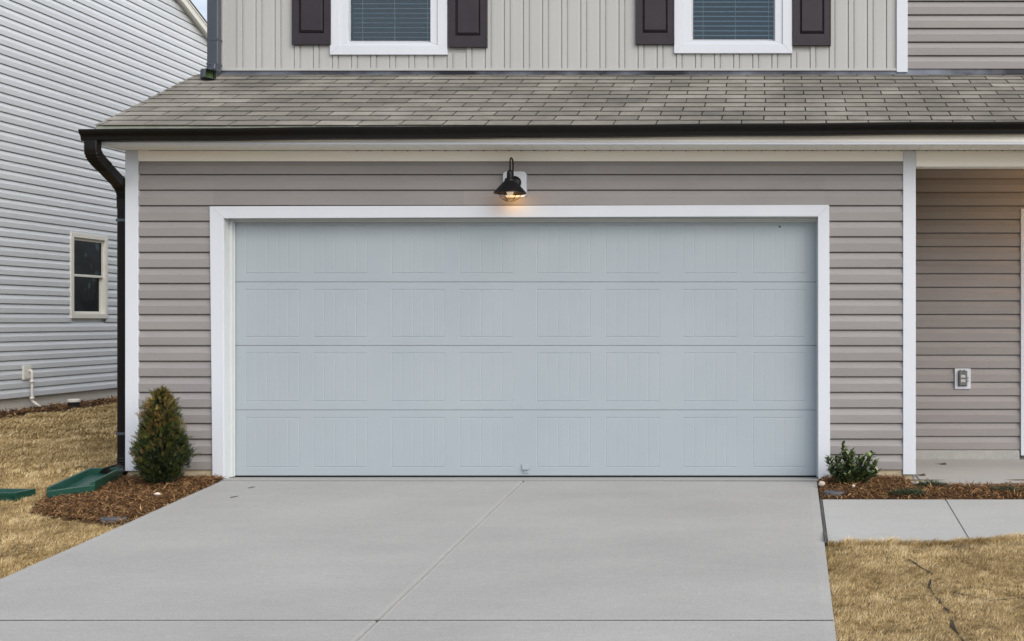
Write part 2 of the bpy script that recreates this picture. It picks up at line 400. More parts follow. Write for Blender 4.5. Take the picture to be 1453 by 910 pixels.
# lower downspout: outlet, offset elbows, straight pipe, shoe
def ribbed(pts, w, d, a, b, up, amp=.004):
    """resample polyline finely, with ribs between arc fractions a..b"""
    pts=[Vector(p) for p in pts]; L=[0]
    for i in range(1,len(pts)): L.append(L[-1]+(pts[i]-pts[i-1]).length)
    tot=L[-1]; out=[];rad=[]
    n=int(tot/.010)
    for k in range(n+1):
        s=tot*k/n
        for i in range(1,len(pts)):
            if L[i]>=s-1e-9: break
        t=(s-L[i-1])/max(1e-9,(L[i]-L[i-1])); out.append(pts[i-1].lerp(pts[i],t))
        rr=1
        for (aa,bb) in zip(a,b):
            if aa<=s/tot<=bb: rr=1+ (.085 if k%2 else -.045)
        rad.append(rr)
    return out,rad
def smooth_path(pts,r=.06,n=6):
    pts=[Vector(p) for p in pts]; out=[pts[0]]
    for i in range(1,len(pts)-1):
        p=pts[i]; a=(pts[i-1]-p); b=(pts[i+1]-p); ra=min(r,a.length*.45); rb=min(r,b.length*.45)
        A=p+a.normalized()*ra; B=p+b.normalized()*rb
        for k in range(n+1):
            t=k/n; out.append(A*(1-t)**2+p*2*t*(1-t)+B*t*t)
    out.append(pts[-1]); return out
dsx=-5.466; dsy=9.575
ds=empty('downspout',(dsx,dsy,0),'x','x'); del ds['label']; del ds['category']; ds.parent=house; ds.location=(dsx-XL,dsy-D,0)
zo=Z(200,9.1)
path=smooth_path([(X(131.5,9.1),9.10,zo),(X(131.5,9.1),9.10,zo-.11),(dsx,dsy,Z(268,dsy)),(dsx,dsy,Z(268,dsy)-.16)],.09,8)
pp,rr=ribbed(path,0,0,[.12,.70],[.36,.90],None)
mb=MB(); mb.tube(pp,rr,sect=RECT(.0385,.0495),up=(.0,-1,.02)); obj('downspout_elbow',mb,M['black'],ds)
mb=MB(); mb.tube([(dsx,dsy,Z(268,dsy)-.14),(dsx,dsy,1.2),(dsx,dsy,.14)],1,sect=RECT(.036,.046),up=(0,-1,0)); 
for k in (-1,0,1): mb.box(dsx+k*.022-.003,dsx+k*.022+.003,dsy-.0385,dsy-.035,.14,2.2)
obj('downspout_pipe',mb,M['black'],ds)
path=smooth_path([(dsx,dsy,.17),(dsx,dsy,.055),(dsx-.045,dsy-.20,.035)],.07,8)
pp,rr=ribbed(path,0,0,[.1],[.72],None)
mb=MB(); mb.tube(pp,rr,sect=RECT(.038,.048),up=(0.2,-1,.25)); obj('downspout_shoe',mb,M['black'],ds)
for zz in (Z(313,dsy),Z(615,dsy)):
    mb=MB(); mb.box(dsx-.05,dsx+.052,dsy-.042,dsy+.042,zz-.011,zz+.011); mb.box(dsx-.05,dsx+.052,dsy-.0435,dsy-.04,zz-.003,zz+.003)
    obj('strap',mb,M['spout'],ds)
# upper downspout
uy=YU-.075; ux=X(304,uy)
d2=empty('upper_downspout',(ux,uy,ZT),'x','x'); del d2['label']; del d2['category']; d2.parent=house; d2.location=(ux-XL,uy-D,ZT)
mb=MB(); mb.tube([(ux,uy,5.4),(ux,uy,4.5),(ux,uy,Z(96,uy))],1,sect=RECT(.038,.050),up=(0,-1,0))
for k in (-1,0,1): mb.box(ux+k*.024-.004,ux+k*.024+.004,uy-.041,uy-.037,Z(92,uy),5.4)
obj('downspout_pipe',mb,M['spout'],d2)
for zz in (Z(57,uy),Z(92,uy)):
    mb=MB(); mb.box(ux-.053,ux+.053,uy-.043,uy+.043,zz-.009,zz+.009); obj('strap',mb,M['spout'],d2)
path=smooth_path([(ux,uy,Z(94,uy)),(ux-.004,uy-.02,Z(108,uy)+.0),(ux-.015,uy-.13,Z(110.5,uy)),(ux+.07,uy-.20,Z(110.5,uy)-.005)],.05,7)
pp,rr=ribbed(path,0,0,[.15],[.8],None)
mb=MB(); mb.tube(pp,rr,sect=RECT(.040,.050),up=(0,.1,1),cap=False); e=obj('downspout_elbow',mb,M['spout'],d2)
m=e.modifiers.new('sol','SOLIDIFY'); m.thickness=.003
M['algae']=mat('algae',(.05,.10,.02),.7,(.10,.16,.05),30)
mb=MB(); mb.tube([pp[-9],pp[-2]],[.93,.93],sect=RECT(.040,.050),up=(0,.1,1),cap=False); mb2=MB()
mb.add([pp[-9]+Vector(q) for q in ((-.04,-.02,-.035),(.04,.02,-.035),(.04,.02,.035),(-.04,-.02,.035))],[(0,1,2,3)])
obj('algae_lining',mb,M['algae'],e)

# ------------------------------------------------------------------ garage door opening
YD=D+.11
mb=MB()
# left/right/head casing, mitred; left one leans a touch as in the photo
yo=D-.034; yi=D-.0005
def ring4(mb,outer,inner,y0,y1,skip_bottom=True):
    # outer/inner: [(x,z)*4] bl,tl,tr,br
    segs=[(0,1),(1,2),(2,3)] + ([] if skip_bottom else [(3,0)])
    for a,b in segs:
        mb.prism([outer[a],outer[b],inner[b],inner[a]],y0,y1,'y')
zb_l=Z(683,yo); zb_r=Z(681,yo)
outer=[(X(301.2,yo),zb_l),(X(297.2,yo),ztop),(X(1176.6,yo),Z(291,yo)),(X(1178,yo),zb_r)]
inner=[(X(317.6,yo),zb_l),(X(317.0,yo),Z(310,yo)),(X(1160.6,yo),Z(307,yo)),(X(1161,yo),zb_r)]
for nm,(a,b) in (('door_casing',(0,1)),('door_casing',(1,2)),('door_casing',(2,3))):
    mb=MB(); mb.prism([outer[a],outer[b],inner[b],inner[a]],yo,yi,'y'); obj(nm,mb,M['trim'],house,bevel=.003)
xjl=X(317.4,yo); xjr=X(1161.2,yo); zjh=Z(308.2,yo)
mb=MB()
mb.box(xjl-.06,xjl-.002,yo+.006,YD+.05,-.05,zjh+.05)
mb.box(xjr+.002,xjr+.06,yo+.006,YD+.05,-.05,zjh+.05)
mb.box(xjl-.002,xjr+.002,yo+.006,YD+.05,zjh+.002,zjh+.05)
obj('door_jamb',mb,M['jamb'],house)
# stop moulding with vinyl flap
mb=MB()
mb.box(xjl-.002,xjl+.020,YD-.045,YD-.012,-.01,zjh); mb.box(xjr-.011,xjr+.002,YD-.045,YD-.012,-.01,zjh); mb.box(xjl+.020,xjr-.011,YD-.045,YD-.012,zjh-.017,zjh)
mb.box(xjl+.020,xjl+.032,YD-.016,YD-.012,-.01,zjh-.017); mb.box(xjl+.032,xjr-.011,YD-.016,YD-.012,zjh-.03,zjh-.017)
obj('stop_moulding',mb,M['jamb'],house,bevel=.002)
gd=empty('garage_door',((xjl+xjr)/2,YD,0),'x','x'); del gd['label']; del gd['category']; gd.parent=house; gd.location=((xjl+xjr)/2-XL,YD-D,0)
def zz(py): return Z(py,YD)
joints=[zz(675.2),zz(582),zz(490.5),zz(400.3),zz(309)]
pan=[(348.9,423.9),(444.8,520.2),(555.8,630.5),(652.3,727.3),(762,837),(859.7,934.8),(969.8,1045),(1068.6,1142.5)]
def sgrid(lines):   # groove centre lines -> sorted coords w/ groove halfwidth
    return lines
DG=.0031; HW=.0045
def section(z0,z1,top):
    xs={xjl+.01,xjr-.002}; vlines=[]
    zpb=z0+ .073; zpt=z1-.064
    if top: zpt=min(zpt,z1-.01)
    for a,b in pan:
        xa,xb=X(a,YD),X(b,YD); w=(xb-xa)/5
        for k in range(6):
            c=xa+k*w; d=.55 if k in(0,5) else .42
            vlines.append((c,d,k in (0,5)))
            for q in (-HW,0,HW): xs.add(c+q)
    xs=sorted(xs); zs_=sorted({z0+.0006,z0+.003,z1-.003,z1-.0006,zpb-HW,zpb,zpb+HW,zpt-HW,zpt,zpt+HW,(zpb+zpt)/2})
    pr=[(X(a,YD),X(b,YD)) for a,b in pan]
    cset={round(c,6):d for c,d,_ in vlines}
    vs=[];nz=len(zs_)
    for x in xs:
        inx=any(a-1e-6<=x<=b+1e-6 for a,b in pr)
        for z in zs_:
            h=0
            if z in (z0+.0006,z1-.0006): h=.005
            elif inx and (abs(z-zpb)<1e-7 or abs(z-zpt)<1e-7): h=DG
            elif round(x,6) in cset and zpb<=z<=zpt: h=DG*cset[round(x,6)]
            vs.append((x,YD+h,z))
    fs=[(i*nz+j,(i+1)*nz+j,(i+1)*nz+j+1,i*nz+j+1) for i in range(len(xs)-1) for j in range(nz-1)]
    mb=MB(); mb.add(vs,fs)
    mb.box(xs[0],xs[-1],YD+.008,YD+.045,z0+.001,z1-.001)
    return mb
for i in range(4): obj('door_section',section(joints[i],joints[i+1],i==3),M['door'],gd)
mb=MB(); mb.box(xjl+.01,xjr-.002,YD+.006,YD+.03,-.018,joints[0]+.002)
mb.box(xjl+.005,xjr,YD+.0465,YD+.05,0,2.2); obj('bottom_seal',mb,M['rubber'],gd)
hx=X(746.5,YD)
mb=MB(); mb.box(hx-.032,hx+.032,YD-.012,YD-.0005,zz(665.5),zz(658.5)); mb.box(hx-.024,hx+.022,YD-.03,YD-.008,zz(665.5)-.004,zz(665.5)+.002); mb.box(hx-.022,hx+.022,YD-.008,YD-.0005,zz(671.5),zz(665.5))
obj('lift_handle',mb,M['door'],gd,bevel=.002)
mb=MB(); mb.lathe([(0,-.004),(.006,-.003),(.008,0)],(X(1106.5,YD),YD,zz(322)),10,'y'); obj('screw',mb,M['rubber'],gd)

# ------------------------------------------------------------------ upper wall
zu0=Z(100.5,YU); ZUT=5.75
wins=[(470,636,79),(957,1124,77)]
XUL=X(300,YU); xc0=X(1272,YU); xc1=X(1287.5,YU)
def holes():
    hs=[]
    for a,b,yb in wins: hs.append((X(a,YU)+.085,X(b,YU)-.085,Z(yb,YU)+.085))
    return hs
HS=holes(); WT=5.15
mb=MB()
def wallseg(x0,x1,z0,z1): mb.box(x0,x1,YU,YU+.14,z0,z1)
xs=[XUL,HS[0][0],HS[0][1],HS[1][0],HS[1][1],xc0+.03]
wallseg(xs[0],xs[1],zu0,ZUT); wallseg(xs[2],xs[3],zu0,ZUT); wallseg(xs[4],xs[5],zu0,ZUT)
for h in HS: wallseg(h[0],h[1],zu0,h[2]); wallseg(h[0],h[1],WT,ZUT)
# battens
b0=X(422.3,YU); sp=.17635
k=-5
while True:
    c=b0+k*sp; k+=1
    if c<XUL+.12: continue
    if c>xc0-.02: break
    segs=[(zu0,ZUT)]
    for a,b,yb in wins:
        if X(a,YU)-.03<c<X(b,YU)+.03: segs=[(zu0,Z(yb,YU)+.02),(WT+.05,ZUT)]
    for (za,zb2) in segs:
        mb.prism([(c-.023,YU),(c-.021,YU-.0145),(c+.021,YU-.0145),(c+.023,YU)],za,zb2,'z')
        # faint centre panel crown between battens
        if c+sp<xc0+.05:
            if len(segs)==1 and any(X(a,YU)-.03<c+sp<X(b,YU)+.03 for a,b,_ in wins) : segs2=[(za,ZUT)]
            mb.prism([(c+.030,YU-.0002),(c+.0305,YU-.0085),(c+.05,YU-.0105),(c+sp-.05,YU-.0105),(c+sp-.0305,YU-.0085),(c+sp-.030,YU-.0002)],za,zb2,'z')
obj('board_and_batten_wall',mb,M['cream'],house)
mb=MB(); mb.box(X(317,YU),xc0,YU-.021,YU-.001,zu0-.004,zu0+.018); mb.box(X(313.5,YU),X(318.5,YU),YU-.022,YU-.001,zu0-.004,ZUT)
mb.box(XUL,X(313,YU),YU-.012,YU-.001,zu0-.004,ZUT)
obj('starter_channel',mb,M['cream'],house,bevel=.002)
mb=MB(); mb.box(xc0,xc1,YU-.026,YU+.0,Z(103.3,YU),ZUT); obj('corner_board',mb,M['trim'],house,bevel=.003)
mb=MB(); siding(mb,xc1-.02,XE,Z(99.5,YU),ZUT,Z(98.4,YU),.1257,YU); mb.box(xc0+.031,XE,YU+.02,YU+.14,ZT,ZUT)
obj('upper_siding',mb,M['siding'],house)
mb=MB(); mb.box(XUL,XE,YU-.001,YU+.13,ZT-.4,zu0-.0005); obj('upper_wall_base',mb,M['rubber'],house)
# body, rooms, main roof
mb=MB()
mb.box(XUL,XUL+.1,YU+.14,19.9,ZT-.5,ZUT); mb.box(XE-.1,XE,YP+.1,19.9,-.3,ZUT); mb.box(XUL+.1,XE-.1,19.8,19.9,-.3,ZUT)
mb.box(XUL+.1,XE-.1,YU+.5,19.8,2.9,3.0)
obj('rear_wall',mb,M['siding'],house)
mb=MB(); mb.box(XUL+.1,XE-.1,13.0,13.05,3.0,ZUT); mb.box(XUL+.1,XE-.1,YU+.15,13,3.0,3.02); obj('room_wall',mb,M['room'],house)
mb=MB()
for s in (-1,1):
    pass
mb.prism([(YU-.35,ZUT-.05),(15.3,ZUT+1.9),(20.3,ZUT-.05),(20.3,ZUT+.03),(15.3,ZUT+1.98),(YU-.35,ZUT+.03)],XUL-.3,XE+.3,'x')
obj('main_roof',mb,M['nroof'],house)
mb=MB(); mb.box(XUL-.02,XE+.02,YU-.35,YU+.14,ZUT-.06,ZUT-.052); mb.box(XUL+.1,XE-.1,YU+.141,19.8,ZUT-.06,ZUT-.052); obj('upper_soffit',mb,M['soffit'],house)

# windows
for wi,(a,b,yb) in enumerate(wins):
    xa,xb=X(a,YU),X(b,YU); z0=Z(yb,YU); z1=WT+.085
    w=empty('window',((xa+xb)/2,YU,z0),'x','x'); del w['label']; del w['category']; w.parent=house; w.location=((xa+xb)/2-XL,YU-D,z0)
    cw=.088
    mb=MB(); o_=[(xa,z0),(xa,z1),(xb,z1),(xb,z0)]; i_=[(xa+cw,z0+cw),(xa+cw,z1-cw),(xb-cw,z1-cw),(xb-cw,z0+cw)]
    for p,q in ((0,1),(1,2),(2,3),(3,0)): mb.prism([o_[p],o_[q],i_[q],i_[p]],YU-.036,YU-.0005,'y')
    obj('casing',mb,M['trim'],w,bevel=.003)
    fw=.07; o_=i_; i2=[(xa+cw+fw,z0+cw+.028),(xa+cw+fw,z1-cw-fw),(xb-cw-fw,z1-cw-fw),(xb-cw-fw,z0+cw+.028)]
    mb=MB()
    for p,q in ((0,1),(1,2),(2,3),(3,0)): mb.prism([o_[p],o_[q],i2[q],i2[p]],YU-.024,YU+.08,'y')
    obj('frame',mb,M['trim'],w,bevel=.003)
    gx0_,gx1_=xa+cw+fw,xb-cw-fw; gz0,gz1=z0+cw+.028,z1-cw-fw; gm=(gz0+gz1)/2
    mb=MB()
    for (za,zb2,yy) in ((gz0,gm+.02,YU+.02),(gm-.02,gz1,YU+.045)):
        mb.box(gx0_,gx0_+.012,yy,yy+.02,za,zb2); mb.box(gx1_-.012,gx1_,yy,yy+.02,za,zb2)
        mb.box(gx0_+.012,gx1_-.012,yy,yy+.02,za,za+.024); mb.box(gx0_+.012,gx1_-.012,yy,yy+.02,zb2-.024,zb2)
    obj('sash',mb,mat('sash_grey',(.42,.44,.47),.4),w,bevel=.002)
    mb=MB(); mb.box(gx0_+.012,gx1_-.012,YU+.029,YU+.032,gz0+.024,gm-.004); mb.box(gx0_+.012,gx1_-.012,YU+.053,YU+.056,gm+.004,gz1-.024); obj('pane',mb,M['glass'],w)
    mb=MB(); z_=gz0+.03; tilt=.010 if wi==0 else .018
    while z_<gz1:
        ln=[]
        y0,y1=YU+.095,YU+.14
        mb.add([(gx0_+.01,y0,z_),(gx1_-.01,y0,z_),(gx1_-.01,y1,z_+tilt),(gx0_+.01,y1,z_+tilt),(gx0_+.01,y0,z_+.003),(gx1_-.01,y0,z_+.003),(gx1_-.01,y1,z_+tilt+.003),(gx0_+.01,y1,z_+tilt+.003)],
               [(0,1,2,3),(7,6,5,4),(0,4,5,1),(1,5,6,2),(2,6,7,3),(3,7,4,0)]); z_+=.0447
    for t in (.13,.52,.92):
        xx=gx0_+(gx1_-gx0_)*t; mb.box(xx-.0014,xx+.0014,YU+.091,YU+.094,gz0,gz1)
    mb.box(gx0_+.01,gx1_-.01,YU+.10,YU+.14,gz0+.004,gz0+.02)
    obj('blind',mb,M['slat'],w)
# shutters
def shutter(a,b,yb):
    xa,xb=X(a,YU-.03),X(b,YU-.03); z0=Z(yb,YU-.03); z1=z0+1.62; y=YU-.016
    mb=MB(); st=.062; rb=.105
    panels=[(z0+rb,z0+.70),(z0+.77,z1-.08)]
    yf=YU-.045
    mb.box(xa,xa+st,yf,y,z0,z1); mb.box(xb-st,xb,yf,y,z0,z1)
    zz_=[z0]+[v for p in panels for v in p]+[z1]
    for i in range(0,len(zz_),2): mb.box(xa+st,xb-st,yf,y,zz_[i],zz_[i+1])
    mb.box(xa+st,xb-st,YU-.022,y,z0+.01,z1-.01)
    # raised field with bevels
    for (p,q) in panels:
        X0,X1=xa+st+.008,xb-st-.008; P0,P1=p+.006,q-.006; b_=.024
        vs=[(X0,YU-.023,P0),(X1,YU-.023,P0),(X1,YU-.023,P1),(X0,YU-.023,P1),(X0+b_*.6,YU-.043,P0+b_),(X1-b_*.6,YU-.043,P0+b_),(X1-b_*.6,YU-.043,P1-b_),(X0+b_*.6,YU-.043,P1-b_)]
        mb.add(vs,[(4,5,6,7),(0,1,5,4),(1,2,6,5),(2,3,7,6),(3,0,4,7)])
    # fine edge groove strips
    mb.box(xa-.0,xa+.012,yf-.003,yf-.0002,z0,z1); mb.box(xb-.012,xb,yf-.003,yf-.0002,z0,z1)
    for px_ in (xa+.034,xb-.034): mb.lathe([(0,-.004),(.004,-.003),(.005,-.0005)],(px_,yf,z0+.04),8,'y')
    obj('shutter',mb,M['shutter'],house,bevel=.0015)
for s in ((415,470,64),(637,691.5,67.5),(902,957,63.5),(1125,1179,65)): shutter(*s)

# ------------------------------------------------------------------ porch
mb=MB(); siding(mb,XR-.003,X(1448,YP)+.01,Z(638,YP),2.715,Z(638,YP),.1282,YP)
siding(mb,3.35,XE,Z(638,YP),2.715,Z(638,YP),.1282,YP)
mb.box(XR-.003,XE,YP+.03,YP+.13,-.3,2.75)
siding(mb,X(1448,YP)+.01,3.35,Z(297,YP)-.01,2.715,Z(638,YP),.1282,YP)
obj('porch_siding',mb,M['siding'],house)
mb=MB(); mb.box(XR-.003,X(1448,YP)-.02,YP-.055,YP+.02,-.3,Z(638,YP)-.004); obj('porch_ledge',mb,M['porch'],house,bevel=.006)
fd=empty('front_door',(2.7,YP,0),'x','x'); del fd['label']; del fd['category']; fd.parent=house; fd.location=(2.7-XL,YP-D,0)
xd=X(1447.5,YP); zd0=Z(646,YP); zd1=Z(297,YP)
mb=MB()
mb.box(xd,xd+.09,YP-.04,YP-.0,zd0,zd1); mb.box(xd+.09,3.27,YP-.04,YP,zd1-.09,zd1); mb.box(3.27,3.36,YP-.04,YP,zd0,zd1)
obj('door_frame',mb,M['trim'],fd,bevel=.003)
mb=MB(); mb.box(xd+.09,3.27,YP-.005,YP+.029,zd0,zd1-.09)
for i in range(2):
    for (za,zb2) in ((.2,.9),(1.05,1.85)):
        mb.box(xd+.2+i*.45,xd+.52+i*.45,YP-.012,YP-.0052,za,zb2)
obj('door_leaf',mb,M['shutter'],fd,bevel=.003)
mb=MB(); mb.lathe([(0,-.06),(.022,-.055),(.028,-.04),(.012,-.025),(.025,-.005)],(3.18,YP,.95),16,'y'); obj('door_knob',mb,M['grey'],fd,smooth=True)
# porch ceiling light, hidden from the camera by the beam
pl=empty('porch_light',(2.6,9.95,2.7),'small round warm ceiling light under the front porch roof','ceiling light')
mb=MB(); mb.lathe([(0,0),(.13,0),(.13,-.02),(.11,-.03)],(2.6,9.95,2.7155),24); obj('canopy',mb,M['lampblack'],pl,smooth=True)
mb=MB(); mb.lathe([(.11,-.022),(.10,-.06),(.06,-.085),(0,-.09)],(2.6,9.95,2.7155),24); obj('globe',mb,emis('porch_globe',(1,.62,.28),1.2),pl,smooth=True)

# porch slab
mb=MB()
xsl=X(1292,9.22); zsl=-.024
mb.box(X(1310,9.25),XE+.3,9.225,YP-.056,-.4,zsl); mb.box(xsl,X(1310,9.25)-.006,9.225,YP-.056,-.4,zsl-.001)
obj('porch_slab',mb,M['porch'],house,bevel=.008)

# ------------------------------------------------------------------ wall lamp
lx=X(732,D); LY=9.30
lamp=empty('wall_lamp',(lx,D-.03,2.4),'lit black barn style lamp with wire cage and gooseneck on white block above garage door','wall lamp')
mb=MB(); yb=D-.018
x0,x1=X(715.5,D),X(748.3,D); z0,z1=Z(281,D),Z(244.6,D); c=.02
poly=[(x0+c,z0),(x1-c,z0),(x1,z0+c),(x1,z1-c),(x1-c,z1),(x0+c,z1),(x0,z1-c),(x0,z0+c)]
mb.prism(poly,D-.045,D-.004,'y'); c2=.025
poly=[(x0+c2+.01,z0+c2),(x1-c2-.01,z0+c2),(x1-c2,z0+c2+.01),(x1-c2,z1-c2-.01),(x1-c2-.01,z1-c2),(x0+c2+.01,z1-c2),(x0+c2,z1-c2-.01),(x0+c2,z0+c2+.01)]
mb.prism(poly,D-.050,D-.0452,'y')
obj('mounting_block',mb,M['trim'],lamp,bevel=.003)
mb=MB(); mb.lathe([(0,-.075),(.03,-.072),(.052,-.062),(.056,-.051),(.056,-.0502)],(lx,D,Z(259.5,9.45)),28,'y'); obj('canopy',mb,M['lampblack'],lamp,smooth=True)
zl=lambda py:Z(py,LY)
mb=MB(); pts=[]
ycan=D-.10
pts.append((lx,D-.06,zl(262))); pts.append((lx,ycan,zl(260)))
r_=(ycan-LY)/2
for k in range(13):
    a=math.pi*k/12; pts.append((lx,LY+r_+r_*math.cos(a),zl(231)+.045*math.sin(a)*1.0))
pts.append((lx,LY,zl(243)))
mb.tube(smooth_path(pts,.01,3),.0062,10); obj('gooseneck',mb,M['lampblack'],lamp,smooth=True)
mb=MB(); mb.lathe([(0,zl(241.5)),(.012,zl(241.7)),(.022,zl(243.5)),(.026,zl(247)),(.027,zl(253)),(.038,zl(253.6)),(.043,zl(255)),(.045,zl(257)),(.130,zl(273.6)),(.131,zl(274.8)),(.128,zl(274.8)),(.043,zl(258.2)),(0,zl(257))],(lx,LY,0),40)
obj('shade',mb,M['lampblack'],lamp)
mb=MB()
for k in range(6):
    a=math.pi*2*k/6+.26; pts=[]
    for j in range(9):
        t=j/8; r2=.088*math.cos(t*math.pi/2*.93); pts.append((lx+r2*math.cos(a),LY+r2*math.sin(a),zl(272)-.078*math.sin(t*math.pi/2)))
    mb.tube(pts,.0022,6)
for rr_,h in ((.052,zl(272)-.064),(.086,zl(273))):
    pts=[(lx+rr_*math.cos(2*math.pi*k/24),LY+rr_*math.sin(2*math.pi*k/24),h) for k in range(25)]
    mb.tube(pts,.0022,6,cap=False)
obj('wire_cage',mb,M['lampblack'],lamp,smooth=True)
mb=MB(); mb.lathe([(.012,zl(262)),(.016,zl(265)),(.027,zl(270)),(.028,zl(273.5)),(.020,zl(277)),(0,zl(278.5))],(lx,LY,0),20); obj('bulb',mb,M['bulb'],lamp,smooth=True)
def plight(name,loc,e,col,rad,parent):
    l=bpy.data.lights.new(name,'POINT'); l.energy=e; l.color=col; l.shadow_soft_size=rad
    o=bpy.data.objects.new(name,l); COL.objects.link(o); o.parent=parent; o.location=Vector(loc)-ORG[parent.name]; return o
plight('lamp_glow',(lx,LY+.06,zl(279.0)),.6,(1,.50,.12),.02,lamp)
plight('porch_glow',(2.6,9.95,2.60),10.0,(1,.54,.20),.08,pl)

# ------------------------------------------------------------------ porch outlet
oy=YP-.018
ou=empty('electrical_outlet',(X(1365,YP),oy,Z(538,YP)),'white outlet block with grey bubble cover on the porch wall','electrical outlet')
mb=MB(); mb.box(X(1354,YP),X(1376.5,YP),oy-.018,oy+.012,Z(552,YP),Z(523,YP)); obj('mounting_block',mb,M['trim'],ou,bevel=.004)
mb=MB(); xa,xb=X(1358.5,YP),X(1371.5,YP); za,zb2=Z(548,YP),Z(526,YP)
mb.box(xa,xb,oy-.03,oy-.0185,za,zb2); mb.box(xa+.008,xb-.008,oy-.05,oy-.0302,za+.01,zb2-.01)
for dx in (.02,.055): mb.box(xa+dx-.006,xa+dx+.010,oy-.04,oy-.02,zb2,zb2+.008)
for dzz in (.05,.08): mb.box(xb,xb+.012,oy-.04,oy-.025,za+dzz-.005,za+dzz+.005)
obj('bubble_cover',mb,M['grey'],ou,bevel=.004)
mb=MB()
for q in (.052,.094): mb.box(xa+.022,xb-.022,oy-.0535,oy-.0502,za+q-.012,za+q+.014)
obj('receptacle',mb,mat('receptacle_grey',(.45,.46,.47),.5),ou,bevel=.004)

# ================================================================== NEIGHBOUR HOUSE
nh=empty('grey_sided_house',(NX,16,0),'pale grey lap sided neighbouring house with gable rake and one small side window','house')
nzb=.229; npitch=.1284; NY0,NY1=9.0,24.0
def nroof(Y): # top of siding under the rake
    return 6.80-.396*(Y-19.94) if Y>16.5 else 6.80-.396*(16.5-19.94)-.396*(16.5-Y)
wy0,wy1,wz0,wz1=16.98,17.86,1.335,2.56
mb=MB()
# courses clipped by the rake: course by course
k=0
while True:
    z0=nzb+k*npitch; z1=z0+npitch; k+=1
    if z0>8.1: break
    # Y extents where wall exists at z1
    yh=min(NY1,19.94+(6.80-z0)/.396); yl=max(NY0,16.5-(yh-16.5))
    if yh<=16.6: break
    segs=[(yl,yh)]
    if z0<wz1-.02 and z1>wz0+.03: segs=[(yl,wy0+.02),(wy1-.02,yh)]
    for (a,b) in segs: siding(mb,a,b,z0-.003,z1-.0031,nzb,npitch,NX,'right')
obj('side_siding',mb,M['nsiding'],nh)
mb=MB()
poly=[(NY0,nzb),(NY1,nzb),(NY1,nroof(NY1)),(16.5,nroof(16.5)),(NY0,nroof(NY0))]
# wall slab around the window opening
def quadx(y0,y1,z0,z1): mb.box(NX-.15,NX-.02,y0,y1,z0,z1)
quadx(NY0,wy0+.02,nzb,5); quadx(wy1-.02,NY1,nzb,5); quadx(wy0+.02,wy1-.02,nzb,wz0+.02); quadx(wy0+.02,wy1-.02,wz1-.02,5)
mb.prism([(NY0,5),(NY1,5),(NY1,nroof(NY1)),(16.5,nroof(16.5)),(NY0,nroof(NY0))],NX-.15,NX-.02,'x')
mb.box(NX-9,NX-.151,NY0,NY0+.1,nzb,nroof(NY0)); mb.box(NX-9,NX-.151,NY1-.1,NY1,nzb,nroof(NY1))
obj('wall',mb,M['nsiding'],nh)
mb=MB(); mb.box(NX-9,NX-.03,NY0+.02,NY1-.02,-.5,nzb+.002); obj('foundation',mb,M['nfound'],nh)
mb=MB()
for s,(ya,yb_) in enumerate(((16.5,NY1+.35),(16.5,NY0-.35))):
    def rz(y): return nroof(16.5)-.396*abs(y-16.5)
    mb.prism([(ya,rz(ya)+.10),(yb_,rz(yb_)+.10),(yb_,rz(yb_)+.135),(ya,rz(ya)+.135)],NX-9.2,NX+.145,'x')
obj('roof',mb,M['nroof'],nh)
mb=MB()
for (ya,yb_) in ((16.5,NY1+.33),(16.5,NY0-.33)):
    mb.prism([(ya,rz(ya)-.045),(yb_,rz(yb_)-.045),(yb_,rz(yb_)+.098),(ya,rz(ya)+.098)],NX+.10,NX+.13,'x')
    mb.prism([(ya,rz(ya)+.07),(yb_,rz(yb_)+.07),(yb_,rz(yb_)+.0985),(ya,rz(ya)+.0985)],NX+.131,NX+.142,'x')
    mb.prism([(ya,rz(ya)-.02),(yb_,rz(yb_)-.02),(yb_,rz(yb_)+.0),(ya,rz(ya)+.0)],NX+.0,NX+.0995,'x')
obj('rake_board',mb,M['nwin'],nh)
w=empty('window',(NX,(wy0+wy1)/2,wz0),'x','x'); del w['label']; del w['category']; w.parent=nh; w.location=(0,(wy0+wy1)/2-16,wz0)
mb=MB(); o_=[(wy0-.02,wz0-.02),(wy0-.02,wz1+.02),(wy1+.02,wz1+.02),(wy1+.02,wz0-.02)]; i_=[(wy0+.05,wz0+.05),(wy0+.05,wz1-.05),(wy1-.05,wz1-.05),(wy1-.05,wz0+.05)]
for p,q in ((0,1),(1,2),(2,3),(3,0)): mb.prism([o_[p],o_[q],i_[q],i_[p]],NX-.08,NX+.036,'x')
obj('frame',mb,M['nwin'],w,bevel=.004)
wm=1.955
mb=MB()
for (za,zb2,xx) in ((wz0+.05,wm+.02,NX-.035),(wm-.02,wz1-.05,NX-.0)):
    e_=.03
    mb.box(xx-.025,xx,wy0+.05,wy0+.05+e_,za,zb2); mb.box(xx-.025,xx,wy1-.05-e_,wy1-.05,za,zb2); mb.box(xx-.025,xx,wy0+.05+e_,wy1-.05-e_,za,za+.035); mb.box(xx-.025,xx,wy0+.05+e_,wy1-.05-e_,zb2-.04,zb2)
obj('sash',mb,M['nwin'],w,bevel=.003)
mb=MB(); mb.box(NX-.05,NX-.045,wy0+.08,wy1-.08,wz0+.08,wm-.02); mb.box(NX-.014,NX-.01,wy0+.08,wy1-.08,wm+.015,wz1-.09); obj('pane',mb,M['nglass'],w)
mb=MB(); mb.box(NX-.17,NX-.16,wy1-.24,wy1-.1,wm+.0,wz1-.04); obj('pane_reflection',mb,M['pane_reflection'],w); mb=MB(); mb.box(NX-.17,NX-.165,wy0+.12,wy0+.28,wz0+.06,wz0+.2); obj('pane_reflection',mb,M['pane_reflection'],w)  # olive panels added behind the panes stand in for a greenish reflection
